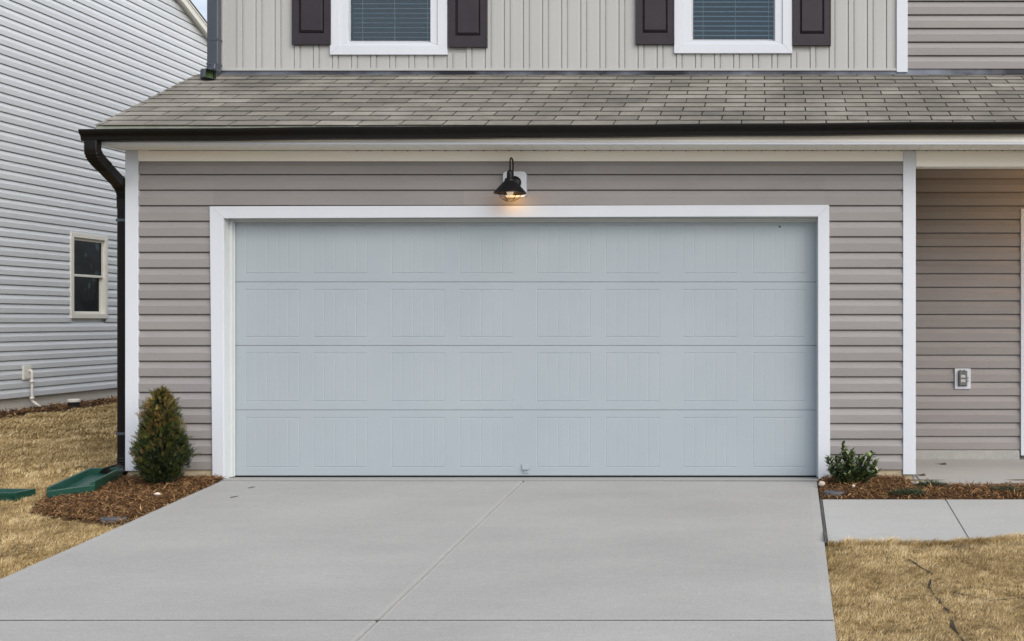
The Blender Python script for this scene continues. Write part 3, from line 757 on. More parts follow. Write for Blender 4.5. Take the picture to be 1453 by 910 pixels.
mb=MB(); mb.box(NX-1.2,NX-1.15,15.5,19,.9,3.2); mb.box(NX-1.2,NX-.16,15.5,15.55,.9,3.2); mb.box(NX-1.2,NX-.16,19,19.05,.9,3.2); mb.box(NX-1.2,NX-.16,15.5,19,.85,.9); mb.box(NX-1.2,NX-.16,15.5,19,3.2,3.25)
obj('room',mb,mat('black_room',(.02,.02,.02),.9),w)
# pipe box
py_=NX*F/(35.5-CX); zz1=Z(519,py_); zz0=Z(538.5,py_)
cb=empty('drain_line_pipe',(NX+.04,py_,0),'white plastic pipe running down from a wall block on the grey house','pipe')
mb=MB(); mb.box(NX+.012,NX+.045,py_-.085,py_+.075,zz0,zz1); mb.box(NX+.046,NX+.052,py_-.06,py_+.05,zz0+.02,zz1-.02); obj('wall_block',mb,M['nwin'],cb,bevel=.004)
mb=MB(); mb.tube(smooth_path([(NX+.03,py_+.01,zz1-.07),(NX+.09,py_+.01,zz1-.07),(NX+.09,py_+.01,.17),(NX+.19,py_+.06,.075),(NX+.21,py_+.07,.06)],.03,5),.018,12)
for h in (.21,.44): mb.tube([(NX+.09,py_+.01,h-.02),(NX+.09,py_+.01,h+.02)],.027,12)
obj('pipe_run',mb,M['pvc'],cb,smooth=True)
cy_=16.5; cx_=X(104.5,cy_)
cl=empty('cleanout_cap',(cx_,cy_,0),'short capped drain pipe with white lid and black band beside the grey house','drain cap')
mb=MB(); mb.lathe([(.055,-.05),(.055,.075),(.05,.075)],(cx_,cy_,.0),20); obj('pipe_stub',mb,M['grey'],cl,smooth=False)
mb=MB(); mb.lathe([(.05,.062),(.075,.068),(.078,.12),(.05,.122)],(cx_,cy_,0),20); obj('rubber_band',mb,M['rubber'],cl)
mb=MB(); mb.lathe([(.07,.122),(.083,.124),(.083,.152),(.07,.165),(0,.168)],(cx_,cy_,0),20); obj('lid',mb,M['pvc'],cl)

# ================================================================== GROUND
def plane_z(Y): return -SL*(D-Y) if Y>0.5 else (-SL*(D-.5)- .03*(.5-Y) if Y>-6 else -SL*(D-.5)-.195)
def G(x,y):
    if y<9.5: z=plane_z(y)
    else:
        z=.0+.006*(min(y,18)-9.5)
    if x<XL: z+= 0
    z+= .012*noise.noise(Vector((x*.8,y*.8,3.1)))+.006*noise.noise(Vector((x*3,y*3,1.1)))
    if x>.25 and y<7.6: z+= .012*min(1,(x-.25)*2)
    return z-.022
def axis(ranges):
    o=[]
    for a,b,s in ranges:
        n=max(1,int(round((b-a)/s)))
        o+=[a+(b-a)*i/n for i in range(n)]
    o.append(ranges[-1][1]); return o
gx=axis([(-400,-60,85),(-60,-14,6),(-14,-11,.6),(-11,-4.5,.16),(-4.5,.2,.45),(.2,3,.12),(3,8,.6),(8,60,6),(60,400,85)])
gy=axis([(-400,-60,85),(-60,-8,8),(-8,4.6,.6),(4.6,9.6,.1),(9.6,20,.3),(20,60,4),(60,600,90)])
def gclear(x,y,z):
    # keep the sheet below paving
    if -4.56<x<.26 and y<9.7: return min(z,plane_z(y)-.05)
    if .2<x<5 and 7.45<y<8.75: return min(z,plane_z(y)-.05)
    if XL<x<XE and y>9.5: return -.2
    return z
mb=MB(); n=len(gy)
mb.add([(x,y,gclear(x,y,G(x,y))) for x in gx for y in gy],[(i*n+j,(i+1)*n+j,(i+1)*n+j+1,i*n+j+1) for i in range(len(gx)-1) for j in range(n-1)])
obj('ground',mb,M['ground'],smooth=True,kind='structure')

def grooved(name,xs,ys,gxs,gys,zf_,mat_,depth=.012,hw=.006,thick=.1,edge=None):
    X_=sorted(set(xs)|{c+q for c in gxs for q in (-.026,-hw,0,hw,.026)}|{xs[0]+.06,xs[-1]-.06}); Y_=sorted(set(ys)|{c+q for c in gys for q in (-.026,-hw,0,hw,.026)})
    mb=MB(); n=len(Y_); vs=[]
    for x in X_:
        for y in Y_:
            d=depth if (x in gxs or y in gys) else 0
            xx=x+ (.0035*noise.noise(Vector((0,y*2.3,5))) if x not in (X_[0],X_[-1]) else .0)
            vs.append((xx,y,zf_(x,y)-d))
    fs=[(i*n+j,(i+1)*n+j,(i+1)*n+j+1,i*n+j+1) for i in range(len(X_)-1) for j in range(n-1)]
    mb.add(vs,fs); q_=0
    for i in range(len(X_)-1):
        for j in range(n-1):
            cxm=(X_[i]+X_[i+1])/2; cym=(Y_[j]+Y_[j+1])/2
            if any(abs(cxm-c)<.05 for c in gxs): mb.t[q_]=.64 if abs([cxm-c for c in gxs][0])>hw else .42
            elif any(abs(cym-c)<.05 for c in gys) or cxm<xs[0]+.06 or cxm>xs[-1]-.06: mb.t[q_]=.56
            q_+=1
    # skirts
    def skirt(pts):
        m=len(pts); mb.add(list(pts)+[(p[0],p[1],p[2]-thick) for p in pts],[(i,i+1,m+i+1,m+i) for i in range(m-1)])
    skirt([vs[j] for j in range(n)]); skirt([vs[(len(X_)-1)*n+j] for j in range(n)])
    skirt([vs[i*n] for i in range(len(X_))]); skirt([vs[i*n+n-1] for i in range(len(X_))])
    return obj(name,mb,mat_,kind='structure',weld=True)
yj=3314.6/(425.0+127)
ysd=[-6,-3,0.5,2,4]+[4+.25*i for i in range(1,22)]+[9.34]
ysd=[y for y in ysd if abs(y-yj)>.02]
def dz_(x,y): return plane_z(y)+ .003*noise.noise(Vector((x*.7,y*.7,0)))
grooved('driveway',[-4.55,-4.0,-3.3,-2.6,-1.6,-1,-.4,.1,.25],ysd,[X(745,9.4)],[yj-4.0,yj],dz_,M['conc'],hw=.011,depth=.015)
mb=MB(); mb.box(-4.545,.247,yj-.008,yj+.008,plane_z(yj)-.04,plane_z(yj)-.0006)
obj('joint_dirt',mb,M['joint'],kind='structure')
# apron strip under the door (garage floor edge)
mb=MB(); ya=9.357
mb.add([(tri-.02,ya,plane_z(ya)),(tri2+.0,ya,plane_z(ya)),(tri2+.0,D+.06,-.019),(tri-.0,D+.06,-.019),(tri-.02,ya,-.2),(tri2,ya,-.2),(tri2,YD+.3,-.021),(tri,YD+.3,-.021)],[(0,1,2,3),(0,4,5,1),(3,2,6,7)])
obj('garage_floor',mb,M['conc'],kind='structure')
mb=MB(); mb.box(tri-.02,tri2,9.341,9.357,-.3,plane_z(9.35)+.0006); mb.box(.251,.272,7.5,8.69,-.4,plane_z(8.1)-.02)
obj('expansion_filler',mb,M['joint'],kind='structure')
# expansion joint beside the walkway follows the fall
mb=MB(); pts=[]
m=40
for i in range(m+1):
    y=7.48+(8.71-7.48)*i/m
    for x,dzz in ((.250,-.03),(.252,-.002+.004*random.random()),(.262,.001+.005*random.random()),(.270+.003*random.random(),-.003),(.274,-.03)): pts.append((x,y,plane_z(y)+dzz))
mb.add(pts,[(i*5+j,i*5+j+1,(i+1)*5+j+1,(i+1)*5+j) for i in range(m) for j in range(4)])
obj('joint_felt_strip',mb,M['joint'],kind='structure')
# walkway: pieces between joints, front edge bending back to the right
def wz(x,y): return plane_z(y)
xs=[.276+.1*i for i in range(0,50)]
jx=1.20
mb=MB(); 
def wfront(x): return 7.50+ (.0 if x<.8 else .16*min(1.5,(x-.8))**1.25)
def wback(x): return 8.70+.0*x
for (a,b) in ((.276,jx-.006),(jx+.006,2.65-.006),(2.65+.006,4.2)):
    n=12; vs=[]
    for i in range(n+1):
        x=a+(b-a)*i/n
        for t in (0,.25,.5,.75,1):
            y=wfront(x)*(1-t)+wback(x)*t; vs.append((x,y,wz(x,y)))
    fs=[(i*5+j,(i+1)*5+j,(i+1)*5+j+1,i*5+j+1) for i in range(n) for j in range(4)]
    mb.add(vs,fs)
    ringi=[i*5 for i in range(n+1)]+[n*5+j for j in range(1,5)]+[i*5+4 for i in range(n-1,-1,-1)]+[j for j in range(3,0,-1)]
    rv=[vs[i] for i in ringi]; m=len(rv)
    mb.add(rv+[(p[0],p[1],p[2]-.09) for p in rv],[(i,(i+1)%m,m+(i+1)%m,m+i) for i in range(m)])
mb.add([(jx-.01,wfront(jx),wz(0,wfront(jx))-.008),(jx+.01,wfront(jx),wz(0,wfront(jx))-.008),(jx+.01,8.7,wz(0,8.7)-.008),(jx-.01,8.7,wz(0,8.7)-.008)],[(0,1,2,3)])
obj('walkway',mb,M['walk'],kind='structure',weld=True)

# ------------------------------------------------------------------ mulch
def inside(p,poly):
    x,y=p; c=False; n=len(poly)
    for i in range(n):
        x1,y1=poly[i]; x2,y2=poly[(i+1)%n]
        if (y1>y)!=(y2>y) and x<(x2-x1)*(y-y1)/(y2-y1)+x1: c=not c
    return c
def edged(p,poly):
    best=9
    for i in range(len(poly)):
        a=Vector(poly[i]); b=Vector(poly[(i+1)%len(poly)]); q=Vector(p); t=max(0,min(1,(q-a).dot(b-a)/max(1e-9,(b-a).length_squared)))
        best=min(best,(a+(b-a)*t-q).length)
    return best
bedL=[(-4.555,9.40),(-4.62,9.50),(-5.40,9.50),(-5.5,9.62),(-5.70,9.4),(-5.68,9.0),(-5.58,8.62),(-5.45,8.36),(-5.15,8.18),(-4.85,8.06),(-4.70,7.98),(-4.555,7.93)]
bedR=[(.27,8.71),(4.2,8.71),(4.2,9.215),(1.02,9.215),(.98,9.50),(.30,9.50),(.26,9.35)]
bedN=[(-10.46,13.5),(-10.12,13.5),(-10.05,14.6),(-10.16,15.6),(-10.06,16.4),(-10.15,17.3),(-10.05,18.4),(-10.15,20),(-10.1,23),(-10.46,23)]
def mz(x,y,poly,amp,lift=.0):
    e=edged((x,y),poly); hgt=min(1,e/.12)
    base=(plane_z(y) if y<9.5 else G(x,y)+.02)-.012
    return base+lift*hgt+amp*hgt*(.5+.5*noise.noise(Vector((x*6,y*6,2))))
SPL=[(-5.68,9.46),(-5.40,9.44),(-5.30,8.82),(-5.53,8.66)]
def bed(name,poly,amp,lift,count,lab,cat,ln=(.025,.075),wd=(.0025,.007),st=.05):
    mb=MB()
    x0=min(p[0] for p in poly);x1=max(p[0] for p in poly);y0=min(p[1] for p in poly);y1=max(p[1] for p in poly)
    nx=int((x1-x0)/st)+1; ny=int((y1-y0)/st)+1
    for i in range(nx):
        for j in range(ny):
            a,b=x0+i*st,y0+j*st
            if inside((a+st/2,b+st/2),poly):
                mb.add([(p,q,mz(p,q,poly,amp,lift)) for p,q in ((a,b),(a+st,b),(a+st,b+st),(a,b+st))],[(0,1,2,3)],random.uniform(0,.25))
    for _ in range(count):
        for t in range(30):
            ok=True
            p=(random.uniform(x0,x1),random.uniform(y0,y1))
            if inside(p,SPL) : continue
            if inside(p,poly) and (edged(p,poly)>.02 or random.random()<.5): break
        else: continue
        z=mz(p[0],p[1],poly,amp,lift)+random.uniform(.0,.016)
        L=random.uniform(*ln); w=random.uniform(*wd); a=random.uniform(0,2*math.pi); el=random.gauss(0,.28)
        d=Vector((math.cos(a)*math.cos(el),math.sin(a)*math.cos(el),math.sin(el))); s=Vector((-math.sin(a),math.cos(a),random.uniform(-.6,.6))).normalized()*w/2
        c=Vector((p[0],p[1],z+abs(math.sin(el))*L*.4)); bend=Vector((0,0,random.uniform(0,.008)))+s*random.uniform(-2,2)
        tone=min(1,max(0,random.gauss(.46,.27))) if random.random()<.95 else random.uniform(.85,1)
        A=c-d*L/2; B=c+d*L/2
        mb.add([A-s*.4,A+s*.4,c+bend-s,c+bend+s,B-s*.3,B+s*.3],[(0,1,3,2),(2,3,5,4)],tone)
    return obj(name,mb,M['mulch'],kind='stuff',label=lab,cat=cat)
bed('mulch_bed',bedL,.022,.006,17000,'reddish brown shredded bark mulch left of the driveway around the conical evergreen','mulch')
bed('mulch_bed',bedR,.02,.012,16000,'strip of brown bark mulch between the front walkway and the porch slab','mulch')
bed('mulch_bed',bedN,.03,.03,4500,'orange brown mulch strip along the grey house foundation','mulch',(.05,.12),(.006,.016),.1)

# ------------------------------------------------------------------ grass
seam=[(1.20,7.15),(1.02,6.72),(.985,6.45),(1.03,6.2),(1.0,5.95),(1.08,5.6),(1.0,5.2)]
seam=[(X(a,y_),y_) for a,y_ in ((1290,7.15),(1322,6.85),(1318,6.6),(1330,6.35),(1348,6.12),(1352,5.9),(1375,5.6))]
seam2=[(X(1352,6.45),6.5),(X(1400,6.4),6.35),(X(1453,6.4),6.4),(2.6,6.45)]
def segd(p,line):
    best=9
    for i in range(len(line)-1):
        a=Vector(line[i]); b=Vector(line[i+1]); q=Vector(p); t=max(0,min(1,(q-a).dot(b-a)/(b-a).length_squared)); best=min(best,(a+(b-a)*t-q).length)
    return best
def free(x,y):
    if -4.553+.012*noise.noise(Vector((0,y*7,3)))<x<.250+.030*noise.noise(Vector((0,y*7,0))) and y<9.5: return False
    if .285<x<4.2 and wfront(x)+.012+.028*noise.noise(Vector((x*9,1,0)))<y<8.72: return False
    if x>XL-.02 and y>9.45: return False
    if x>0 and y>8.7: return False
    if x<NX+.03: return False
    for b_ in (bedL,bedN):
        if inside((x,y),b_) and edged((x,y),b_)>.03+.05*noise.noise(Vector((x*7,y*7,0))): return False
    return True
for ln,wd_ in ((seam,.013),(seam2,.005)):
    mb=MB(); pts=[]
    n=60; P_=[Vector(p) for p in ln]; 
    for i in range(n+1):
        f=i/n*(len(P_)-1); k=min(int(f),len(P_)-2); p=P_[k].lerp(P_[k+1],f-k); d=(P_[k+1]-P_[k]).normalized(); q=Vector((-d.y,d.x))
        w_=wd_*max(0,.55+2.6*noise.noise(Vector((p.x*7,p.y*7,4))))
        for u in (-w_,0,w_):
            pp_=p+q*u; pts.append((pp_.x,pp_.y,G(pp_.x,pp_.y)+(.004 if u else .006)))
    mb.add(pts,[(i*3+j,i*3+j+1,(i+1)*3+j+1,(i+1)*3+j) for i in range(n) for j in range(2)])
    obj('bare_soil',mb,M['soil'],kind='stuff',label='dark bare soil seam running between the sod pieces of the right lawn' if wd_>.01 else 'thin dark crosswise soil seam in the right lawn near the photo edge',cat='soil')
def blades(name,regions,lab,cat):
    mb=MB()
    for (x0,x1,y0,y1,dens,h,w,cond) in regions:
        n=int((x1-x0)*(y1-y0)*dens)
        for _ in range(n):
            x=random.uniform(x0,x1); y=random.uniform(y0,y1)
            if cond and not cond(x,y): continue
            if not free(x,y): continue
            cl=noise.noise(Vector((x*5,y*5,7)))*.5+noise.noise(Vector((x*14,y*14,7)))*.5
            hh=h*random.uniform(.5,1.3)*(1+.9*cl)*(1.5 if random.random()<.04 and h<.03 else 1)
            if x>.2:
                sd=min(segd((x,y),seam),segd((x,y),seam2)*1.6)
                if sd<.009*max(0,1+3*noise.noise(Vector((x*7,y*7,4))))+.010*noise.noise(Vector((x*30,y*30,0))): continue
                if sd<.05: hh*=.8
            z=G(x,y)-.004
            if (x>.2 and x<5) or (-4.75<x<-4.5 and y<9): z=max(z,plane_z(y)-.018)
            a=random.gauss(.6+2.5*noise.noise(Vector((x*2.1,y*2.1,11))),.9) ; lean=random.uniform(.25,1.25)*hh*1.1
            dx,dy_=math.cos(a)*lean,math.sin(a)*lean
            b2=random.uniform(0,6.28); sx,sy=math.cos(b2)*w/2,math.sin(b2)*w/2
            tone=min(1,max(0,.50+.62*cl+random.gauss(0,.22)))
            mb.v+=[(x-sx,y-sy,z),(x+sx,y+sy,z),(x+dx*.45+sx*.7,y+dy_*.45+sy*.7,z+hh*.62),(x+dx*.45-sx*.7,y+dy_*.45-sy*.7,z+hh*.62),(x+dx,y+dy_,z+hh*.85)]
            b=len(mb.v)-5; mb.f+=[(b,b+1,b+2,b+3),(b+3,b+2,b+4)]; mb.t+=[tone,tone]
    return obj(name,mb,M['grass'],kind='stuff',label=lab,cat=cat)
blades('grass',[(.23,2.6,4.9,7.9,22000,.021,.0022,lambda x,y: x<.36*y),(.27,2.9,7.40,7.95,60000,.042,.0032,lambda x,y: abs(y-wfront(x)+.01)<.035)],'short dormant straw coloured lawn right of the driveway below the walkway','grass')
blades('grass',[(-6.9,-4.5,5.6,9.6,15000,.023,.0028,lambda x,y: x>-.74*y),
                (-8.4,-5.4,9.6,12.5,4200,.032,.006,lambda x,y: x>-.73*y and x<-.53*y),
                (-12,-6.2,12.5,19,1900,.034,.011,lambda x,y: x>-.72*y and x<-.53*y and x>NX+.02)],
       'tan dormant lawn left of the driveway stretching back to the grey house','grass')

# ------------------------------------------------------------------ splash blocks
def splash(loc,dirv,w0,w1,L,lab,skew=0,h=.080):
    d=Vector(dirv).normalized(); s=Vector((-d.y,d.x,0)); O=Vector(loc)
    o=empty('splash_block',loc,lab,'splash block','green splash blocks')
    mb=MB(); rim=.020
    def pt(t,u,z,ins=0):
        # t along length 0..L, u -1..1 across
        w=(w0+(w1-w0)*min(1,t/L))/2
        tt=t+skew*(-u)*max(0,(t/L-.5))*2
        return O+d*tt+s*(u*w)+Vector((0,0,z))
    n=10; vs=[]
    # cross-section: outer bottom, outer top flange, inner top, inner floor
    for i in range(n+1):
        t=L*i/n; w=(w0+(w1-w0)*t/L)/2; ui=1-rim/w; uf=1-(rim+.018)/w
        fl=.014+.028*(1-i/n)
        for u,z in ((-1,0),(-1.0,.040),(-1.02,.044),(-1.02,h),(-ui,h),(-uf,fl),(-.33,fl),(-.30,fl+.006),(-.27,fl),(.27,fl),(.30,fl+.006),(.33,fl),(uf,fl),(ui,h),(1.02,h),(1.02,.044),(1.0,.040),(1,0)): vs.append(pt(t,u,z))
    k=18; fs=[(i*k+j,i*k+j+1,(i+1)*k+j+1,(i+1)*k+j) for i in range(n) for j in range(k-1)]+[tuple(range(k)),tuple(range(n*k,n*k+k))[::-1]]
    mb.add(vs,fs)
    # back wall and low front lip
    for t0,t1,zt in ((-.004,.026,h),(L-.02,L+.002,.050)):
        w=(w0 if t0<0.1 else w1)/2
        q=[pt(t0,-1,0),pt(t0,1,0),pt(t1,1,0),pt(t1,-1,0)]
        mb.add(q+[p+Vector((0,0,zt+.0008)) for p in q],[(3,2,1,0),(4,5,6,7),(0,1,5,4),(1,2,6,5),(2,3,7,6),(3,0,4,7)])
    obj('tray',mb,M['green'],o,bevel=.004)
    return o
sb=splash((-5.53,9.42,.006),(.15,-.93,-.068),.25,.255,.63,'green plastic splash block on mulch under the dark downspout',skew=.10)
splash((-5.78,8.80,-.078),(-1,.06,0),.22,.24,.62,'green plastic splash block lying on the lawn at the left edge of the photo',h=.066)

# ------------------------------------------------------------------ small ground items
def blob(name,c,r,m_,lab,cat,flat=1,seed=0,group=None):
    mb=MB(); n=12; k=7; vs=[]
    for i in range(k+1):
        ph=math.pi*i/k-math.pi/2
        for j in range(n):
            a=2*math.pi*j/n; v=Vector((math.cos(a)*math.cos(ph),math.sin(a)*math.cos(ph),math.sin(ph)))
            s=1+.28*noise.noise(v*1.6+Vector((seed,0,0)))
            vs.append((c[0]+v.x*r[0]*s,c[1]+v.y*r[1]*s,c[2]+v.z*r[2]*s))
    fs=[(i*n+j,i*n+(j+1)%n,(i+1)*n+(j+1)%n,(i+1)*n+j) for i in range(k) for j in range(n)]
    mb.add(vs,fs); return obj(name,mb,m_,label=lab,cat=cat,group=group,smooth=True,base=c,weld=True)
def lidobj(px,Y,rx,ry,z,lab):
    c=(X(px,Y),Y,z); mb=MB(); n=28
    prof=[(1.0,-.03),(1.0,.0),(.96,.006),(.80,.007),(.78,.003),(.5,.006),(0,.007)]
    vs=[(c[0]+r_*rx*math.cos(2*math.pi*j/n),c[1]+r_*ry*math.sin(2*math.pi*j/n),c[2]+h) for r_,h in prof for j in range(n)]
    mb.add(vs,[(i*n+j,i*n+(j+1)%n,(i+1)*n+(j+1)%n,(i+1)*n+j) for i in range(len(prof)-1) for j in range(n)])
    return obj('valve_lid',mb,M['lid'],label=lab,cat='lid',base=c)
lidobj(161,8.06,.088,.062,-.094,'dark grey oval lid at the mulch and lawn edge left of the driveway')
lidobj(1184,8.86,.082,.075,-.030,'round grey lid in the mulch beside the walkway corner')
blob('scrap_of_paper',(X(223,8.6),8.6,-.005),(.024,.015,.011),M['paper'],'small crumpled white scrap on the mulch in front of the evergreen','litter',seed=4)
blob('stone',(X(1166,9.1),9.1,.0),(.026,.024,.024),M['rock'],'pale round stone in the mulch by the garage door casing','stone',seed=2)
blob('stone',(X(1211,8.98),8.98,.0),(.014,.012,.012),M['rock'],'tiny pale stone on mulch just below the broadleaf shrub','stone',seed=9)
# two fallen leaves on the porch
for (px,Y,lab) in ((1338,10.5,'dark dead leaf near the back of the porch slab'),(1308,9.75,'dark dead leaf near the porch post foot')):
    mb=MB(); c=Vector((X(px,Y),Y,zsl+.003)); 
    mb.add([c+Vector(q) for q in ((-.045,0,.006),(-.01,-.014,.0),(.02,-.02,.004),(.035,0,.0),(.022,.022,.012),(-.012,.016,.006))],[(0,1,2,3,4,5)]); 
    mb.tube([c+Vector((-.045,0,.006)),c+Vector((-.07,.01,.004))],.0015,5)
    o=obj('dead_leaf',mb,M['bark'],label=lab,cat='leaf',base=c,group='dead leaves on the porch'); m=o.modifiers.new('s','SOLIDIFY'); m.thickness=.002

for (px,Y,lab) in ((332,8.78,'tiny brown leaf fragment on the driveway near the left front of the garage door'),(357,9.1,'tiny dark leaf crumb on the driveway just below the garage door threshold')):
    c=Vector((X(px,Y),Y,plane_z(Y)+.002)); mb=MB()
    mb.add([c+Vector(q) for q in ((-.020,-.02,0),(-.004,-.03,.003),(.010,-.004,.006),(.022,.030,.002),(.004,.016,.004),(-.010,.0,.002))],[(0,1,2,5),(5,2,3,4)])
    o=obj('leaf_fragment',mb,M['bark'],label=lab,cat='leaf',base=c); m=o.modifiers.new('s','SOLIDIFY'); m.thickness=.0015
# ------------------------------------------------------------------ conical evergreen
tx,ty=X(229,9.15),9.15; tz=plane_z(9.15)+.015
th=empty('conical_evergreen',(tx,ty,tz),'bushy cone shaped evergreen with bronzed tips in mulch beside the garage door','shrub')
mb=MB(); mb.tube([(tx,ty,tz-.05),(tx+.004,ty,tz+.2),(tx-.005,ty,tz+.5),(tx,ty,tz+.66)],[.014,.012,.008,.003],8)
for k in range(26):
    a=random.uniform(0,6.28); h=random.uniform(.05,.5); r_=random.uniform(.08,.16)
    mb.tube([(tx,ty,tz+h),(tx+math.cos(a)*r_*.6,ty+math.sin(a)*r_*.6,tz+h+.08),(tx+math.cos(a)*r_,ty+math.sin(a)*r_,tz+h+.18)],[.005,.0035,.0015],5)
obj('trunk',mb,M['bark'],th)
RPF=[(0,.05),(.07,.10),(.16,.155),(.26,.190),(.34,.192),(.46,.165),(.60,.128),(.75,.092),(.88,.058),(1,.012)]
def rp(t):
    for (a,b),(c,d) in zip(RPF,RPF[1:]):
        if t<=c: return b+(d-b)*(t-a)/(c-a)
    return .02
mb=MB(); H=.745
def spray(p,d,L,tone,W):
    # a flat fan: rib plus side leaflets
    d=d.normalized(); side=d.cross(Vector((random.uniform(-1,1),random.uniform(-1,1),random.uniform(-.3,.3)))).normalized()
    m_=5
    for j in range(m_):
        t=j/(m_-1)
        for s in ((-1,1) if j<m_-1 else (0,)):
            c=p+d*L*t*.8; dd=(d*(.75 if s else 1)+side*s*.75).normalized(); l=L*(.42-.16*t)*random.uniform(.7,1.2)
            nn=dd.cross(side.cross(d)).normalized()*W*.5
            tn=min(1,max(0,tone+random.gauss(0,.07)))
            mb.add([c-nn*.5,c+nn*.5,c+dd*l*.6+nn,c+dd*l,c+dd*l*.6-nn],[(0,1,2,3,4)],tn)
def clump(a,t,cr,n,base_tone,depth=1.0):
    rr_=rp(t)*depth
    c=Vector((tx+math.cos(a)*rr_,ty+math.sin(a)*rr_*.9,tz+.03+t*H*.93))
    out=Vector((math.cos(a)*.6,math.sin(a)*.6,random.uniform(.55,1.0))).normalized()
    for _ in range(n):
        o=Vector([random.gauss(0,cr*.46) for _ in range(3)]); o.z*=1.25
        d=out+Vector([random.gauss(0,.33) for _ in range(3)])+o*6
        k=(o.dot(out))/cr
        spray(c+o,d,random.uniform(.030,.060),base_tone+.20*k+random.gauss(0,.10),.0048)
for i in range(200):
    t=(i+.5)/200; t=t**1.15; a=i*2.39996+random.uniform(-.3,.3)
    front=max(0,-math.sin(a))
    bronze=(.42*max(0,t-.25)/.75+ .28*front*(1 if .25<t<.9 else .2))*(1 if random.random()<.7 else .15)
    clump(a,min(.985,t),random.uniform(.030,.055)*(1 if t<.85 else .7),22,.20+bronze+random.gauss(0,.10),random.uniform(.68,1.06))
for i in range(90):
    clump(random.uniform(0,6.28),random.random()*.9,.06,13,.10,random.uniform(.15,.6))  # inner clumps toned nearly black, shade inside the crown put into their colour
for i in range(9):
    clump(random.uniform(0,6.28),random.uniform(.93,1.0),.022,12,.55,.5)
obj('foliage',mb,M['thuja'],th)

# ------------------------------------------------------------------ broadleaf shrub
bx,by=X(1209,9.2),9.2; bz=plane_z(9.2)+.005
bs=empty('broadleaf_shrub',(bx,by,bz),'low dark green broadleaf shrub with glossy leaves in the mulch right of the garage door','shrub')
ms=MB(); ml=MB()
def leaf(p,d,L,W,tone):
    d=d.normalized(); s=d.cross(Vector((0,0,1)));
    if s.length<.1: s=Vector((1,0,0))
    s=(s.normalized()+Vector([random.gauss(0,.35) for _ in range(3)])).normalized(); u=s.cross(d).normalized()*W*.16
    pts=[p,p+d*L*.3+s*W*.42-u*-1,p+d*L*.65+s*W*.45+u,p+d*L,p+d*L*.65-s*W*.45+u,p+d*L*.3-s*W*.42+u,p+d*L*.5]
    ml.add(pts,[(0,1,6),(1,2,6),(2,3,6),(3,4,6),(4,5,6),(5,0,6)],tone)
stems=[]
tips=[(-.205,0,.185),(-.17,.02,.20),(-.13,-.05,.20),(-.075,.0,.315),(-.06,.03,.27),(-.03,-.05,.24),(.01,0,.235),(.0,.06,.25),(.05,-.04,.20),(.09,.02,.21),(.13,-.03,.225),(.15,.03,.235),(.19,0,.15),(.20,-.03,.11),(-.19,-.04,.12),(-.10,-.1,.13),(.0,-.11,.15),(.08,-.10,.13),(.14,-.08,.10),(-.04,-.12,.09),(-.15,-.07,.08),(.05,.09,.2),(-.1,.08,.2),(.19,.03,.17),(-.02,-.03,.17),(.03,-.08,.10),(-.07,-.09,.16),(.11,-.06,.16)]
for (a,b,c) in tips:
    a+=random.uniform(-.01,.01); tip=Vector((bx+a,by+b,bz+c)); a*=1.0; base=Vector((bx+a*.12,by+b*.12,bz-.02)); mid=base.lerp(tip,.5)+Vector((a*.18,b*.15,-.005))
    pts=[base.lerp(mid,t/3).lerp(mid.lerp(tip,t/3),t/3) for t in range(4)]
    ms.tube(pts+[tip],[.004,.0035,.003,.0022,.0012],5)
    n=20
    for k in range(n):
        t=.22+.78*k/(n-1); q=base.lerp(mid,t).lerp(mid.lerp(tip,t),t)
        for s in (0,1):
            az=random.uniform(0,6.28); d=(tip-base).normalized()*random.uniform(.4,1)+Vector((math.cos(az),math.sin(az),random.uniform(-.1,.7)))
            tn=.35+random.gauss(0,.2)+ (.2 if k>n-3 else 0)
            leaf(q,d,random.uniform(.036,.058),random.uniform(.020,.030),min(1,max(0,tn)))
obj('stem',ms,M['bark'],bs); obj('foliage',ml,M['leaf'],bs)

# ------------------------------------------------------------------ green weeds in the right bed
def weed(px,Y,rx,ry,n,lab):
    c=(X(px,Y),Y,plane_z(Y)+.012); mb=MB()
    for _ in range(n):
        a=random.uniform(0,6.28); r_=math.sqrt(random.random()); p=Vector((c[0]+math.cos(a)*r_*rx,c[1]+math.sin(a)*r_*ry,c[2]+.004+random.uniform(0,.05)*(1-r_)))
        az=random.uniform(0,6.28); L=random.uniform(.03,.085); d=Vector((math.cos(az),math.sin(az)*.6,random.uniform(-.1,.45))).normalized(); s=Vector((-d.y,d.x,.2)).normalized()*.0022
        m2=p+d*L*.5+Vector((0,0,.008)); mb.add([p-s,p+s,m2+s,m2-s,p+d*L],[(0,1,2,3),(3,2,4)],min(1,max(0,random.gauss(.45,.25))))
    obj('green_weed',mb,M['weed'],label=lab,cat='weed',base=c)
weed(1322,9.08,.13,.05,480,'grey green weed clump at the left front of the porch slab')
weed(1288,8.80,.14,.045,420,'flat grey green weed clump lying against the walkway edge below the porch post')
weed(1425,8.92,.13,.05,300,'sparse grey green weed clump in the mulch near the right edge of the photo')

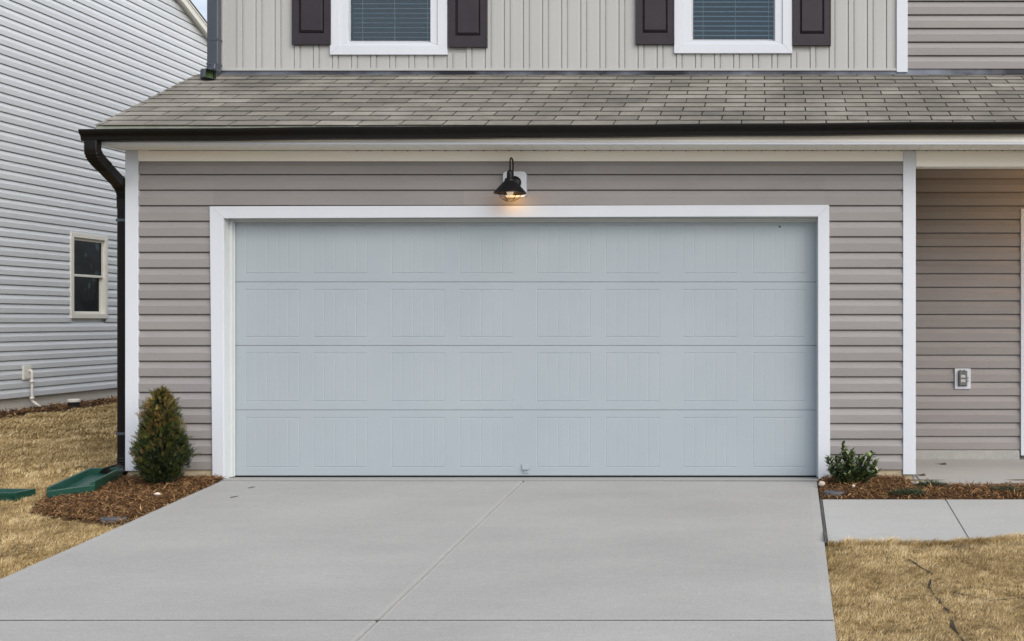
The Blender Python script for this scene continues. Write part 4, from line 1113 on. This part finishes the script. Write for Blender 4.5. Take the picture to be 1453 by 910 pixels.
# ================================================================== LIGHT, SKY, CAMERA
w=bpy.data.worlds.new('World'); scn.world=w; w.use_nodes=True; nt=w.node_tree
sky=nt.nodes.new('ShaderNodeTexSky'); sky.sky_type='NISHITA'; sky.sun_disc=False
EL,AZ=37,135       # azimuth clockwise from +Y: sun behind the camera, to the left
sky.sun_elevation=R(EL); sky.sun_rotation=R(AZ); sky.air_density=1.0; sky.dust_density=3.5; sky.ozone_density=.6
tc=nt.nodes.new('ShaderNodeTexCoord'); mp=nt.nodes.new('ShaderNodeMapping'); mp.inputs['Scale'].default_value=(1,1,2.6); mp.inputs['Location'].default_value=(.35,.2,0)
nt.links.new(tc.outputs['Generated'],mp.inputs['Vector'])
cn=nt.nodes.new('ShaderNodeTexNoise'); cn.inputs['Scale'].default_value=2.3; cn.inputs['Detail'].default_value=7; cn.inputs['Roughness'].default_value=.6; nt.links.new(mp.outputs['Vector'],cn.inputs['Vector'])
cr=nt.nodes.new('ShaderNodeMapRange'); cr.inputs['From Min'].default_value=.38; cr.inputs['From Max'].default_value=.62; cr.inputs['To Min'].default_value=.12; cr.inputs['To Max'].default_value=.9; nt.links.new(cn.outputs['Fac'],cr.inputs['Value'])
cm=nt.nodes.new('ShaderNodeMix'); cm.data_type='RGBA'; nt.links.new(cr.outputs['Result'],cm.inputs['Factor']); nt.links.new(sky.outputs['Color'],cm.inputs['A']); cm.inputs['B'].default_value=(6.3,6.5,6.9,1)
bg=nt.nodes['Background']; nt.links.new(cm.outputs['Result'],bg.inputs['Color']); bg.inputs['Strength'].default_value=.13
sd=bpy.data.lights.new('sun','SUN'); sd.energy=2.05; sd.angle=R(60); sd.color=(1,.97,.93)
so=bpy.data.objects.new('sun',sd); COL.objects.link(so)
dirv=Vector((math.sin(R(AZ))*math.cos(R(EL)),math.cos(R(AZ))*math.cos(R(EL)),math.sin(R(EL))))
so.rotation_euler=dirv.to_track_quat('Z','Y').to_euler(); so.location=dirv*30
cam=bpy.data.cameras.new('camera'); co=bpy.data.objects.new('camera',cam); COL.objects.link(co)
co.location=(0,0,CZ); co.rotation_euler=(R(90),0,0); cam.sensor_width=36; cam.lens=F/1453*36
cam.shift_x=-(CX-726.5)/1453; cam.shift_y=0; cam.clip_end=3000; cam.clip_start=.05
scn.camera=co
scn.view_settings.view_transform='Standard'; scn.view_settings.look='None'; scn.view_settings.exposure=.31; scn.view_settings.gamma=1
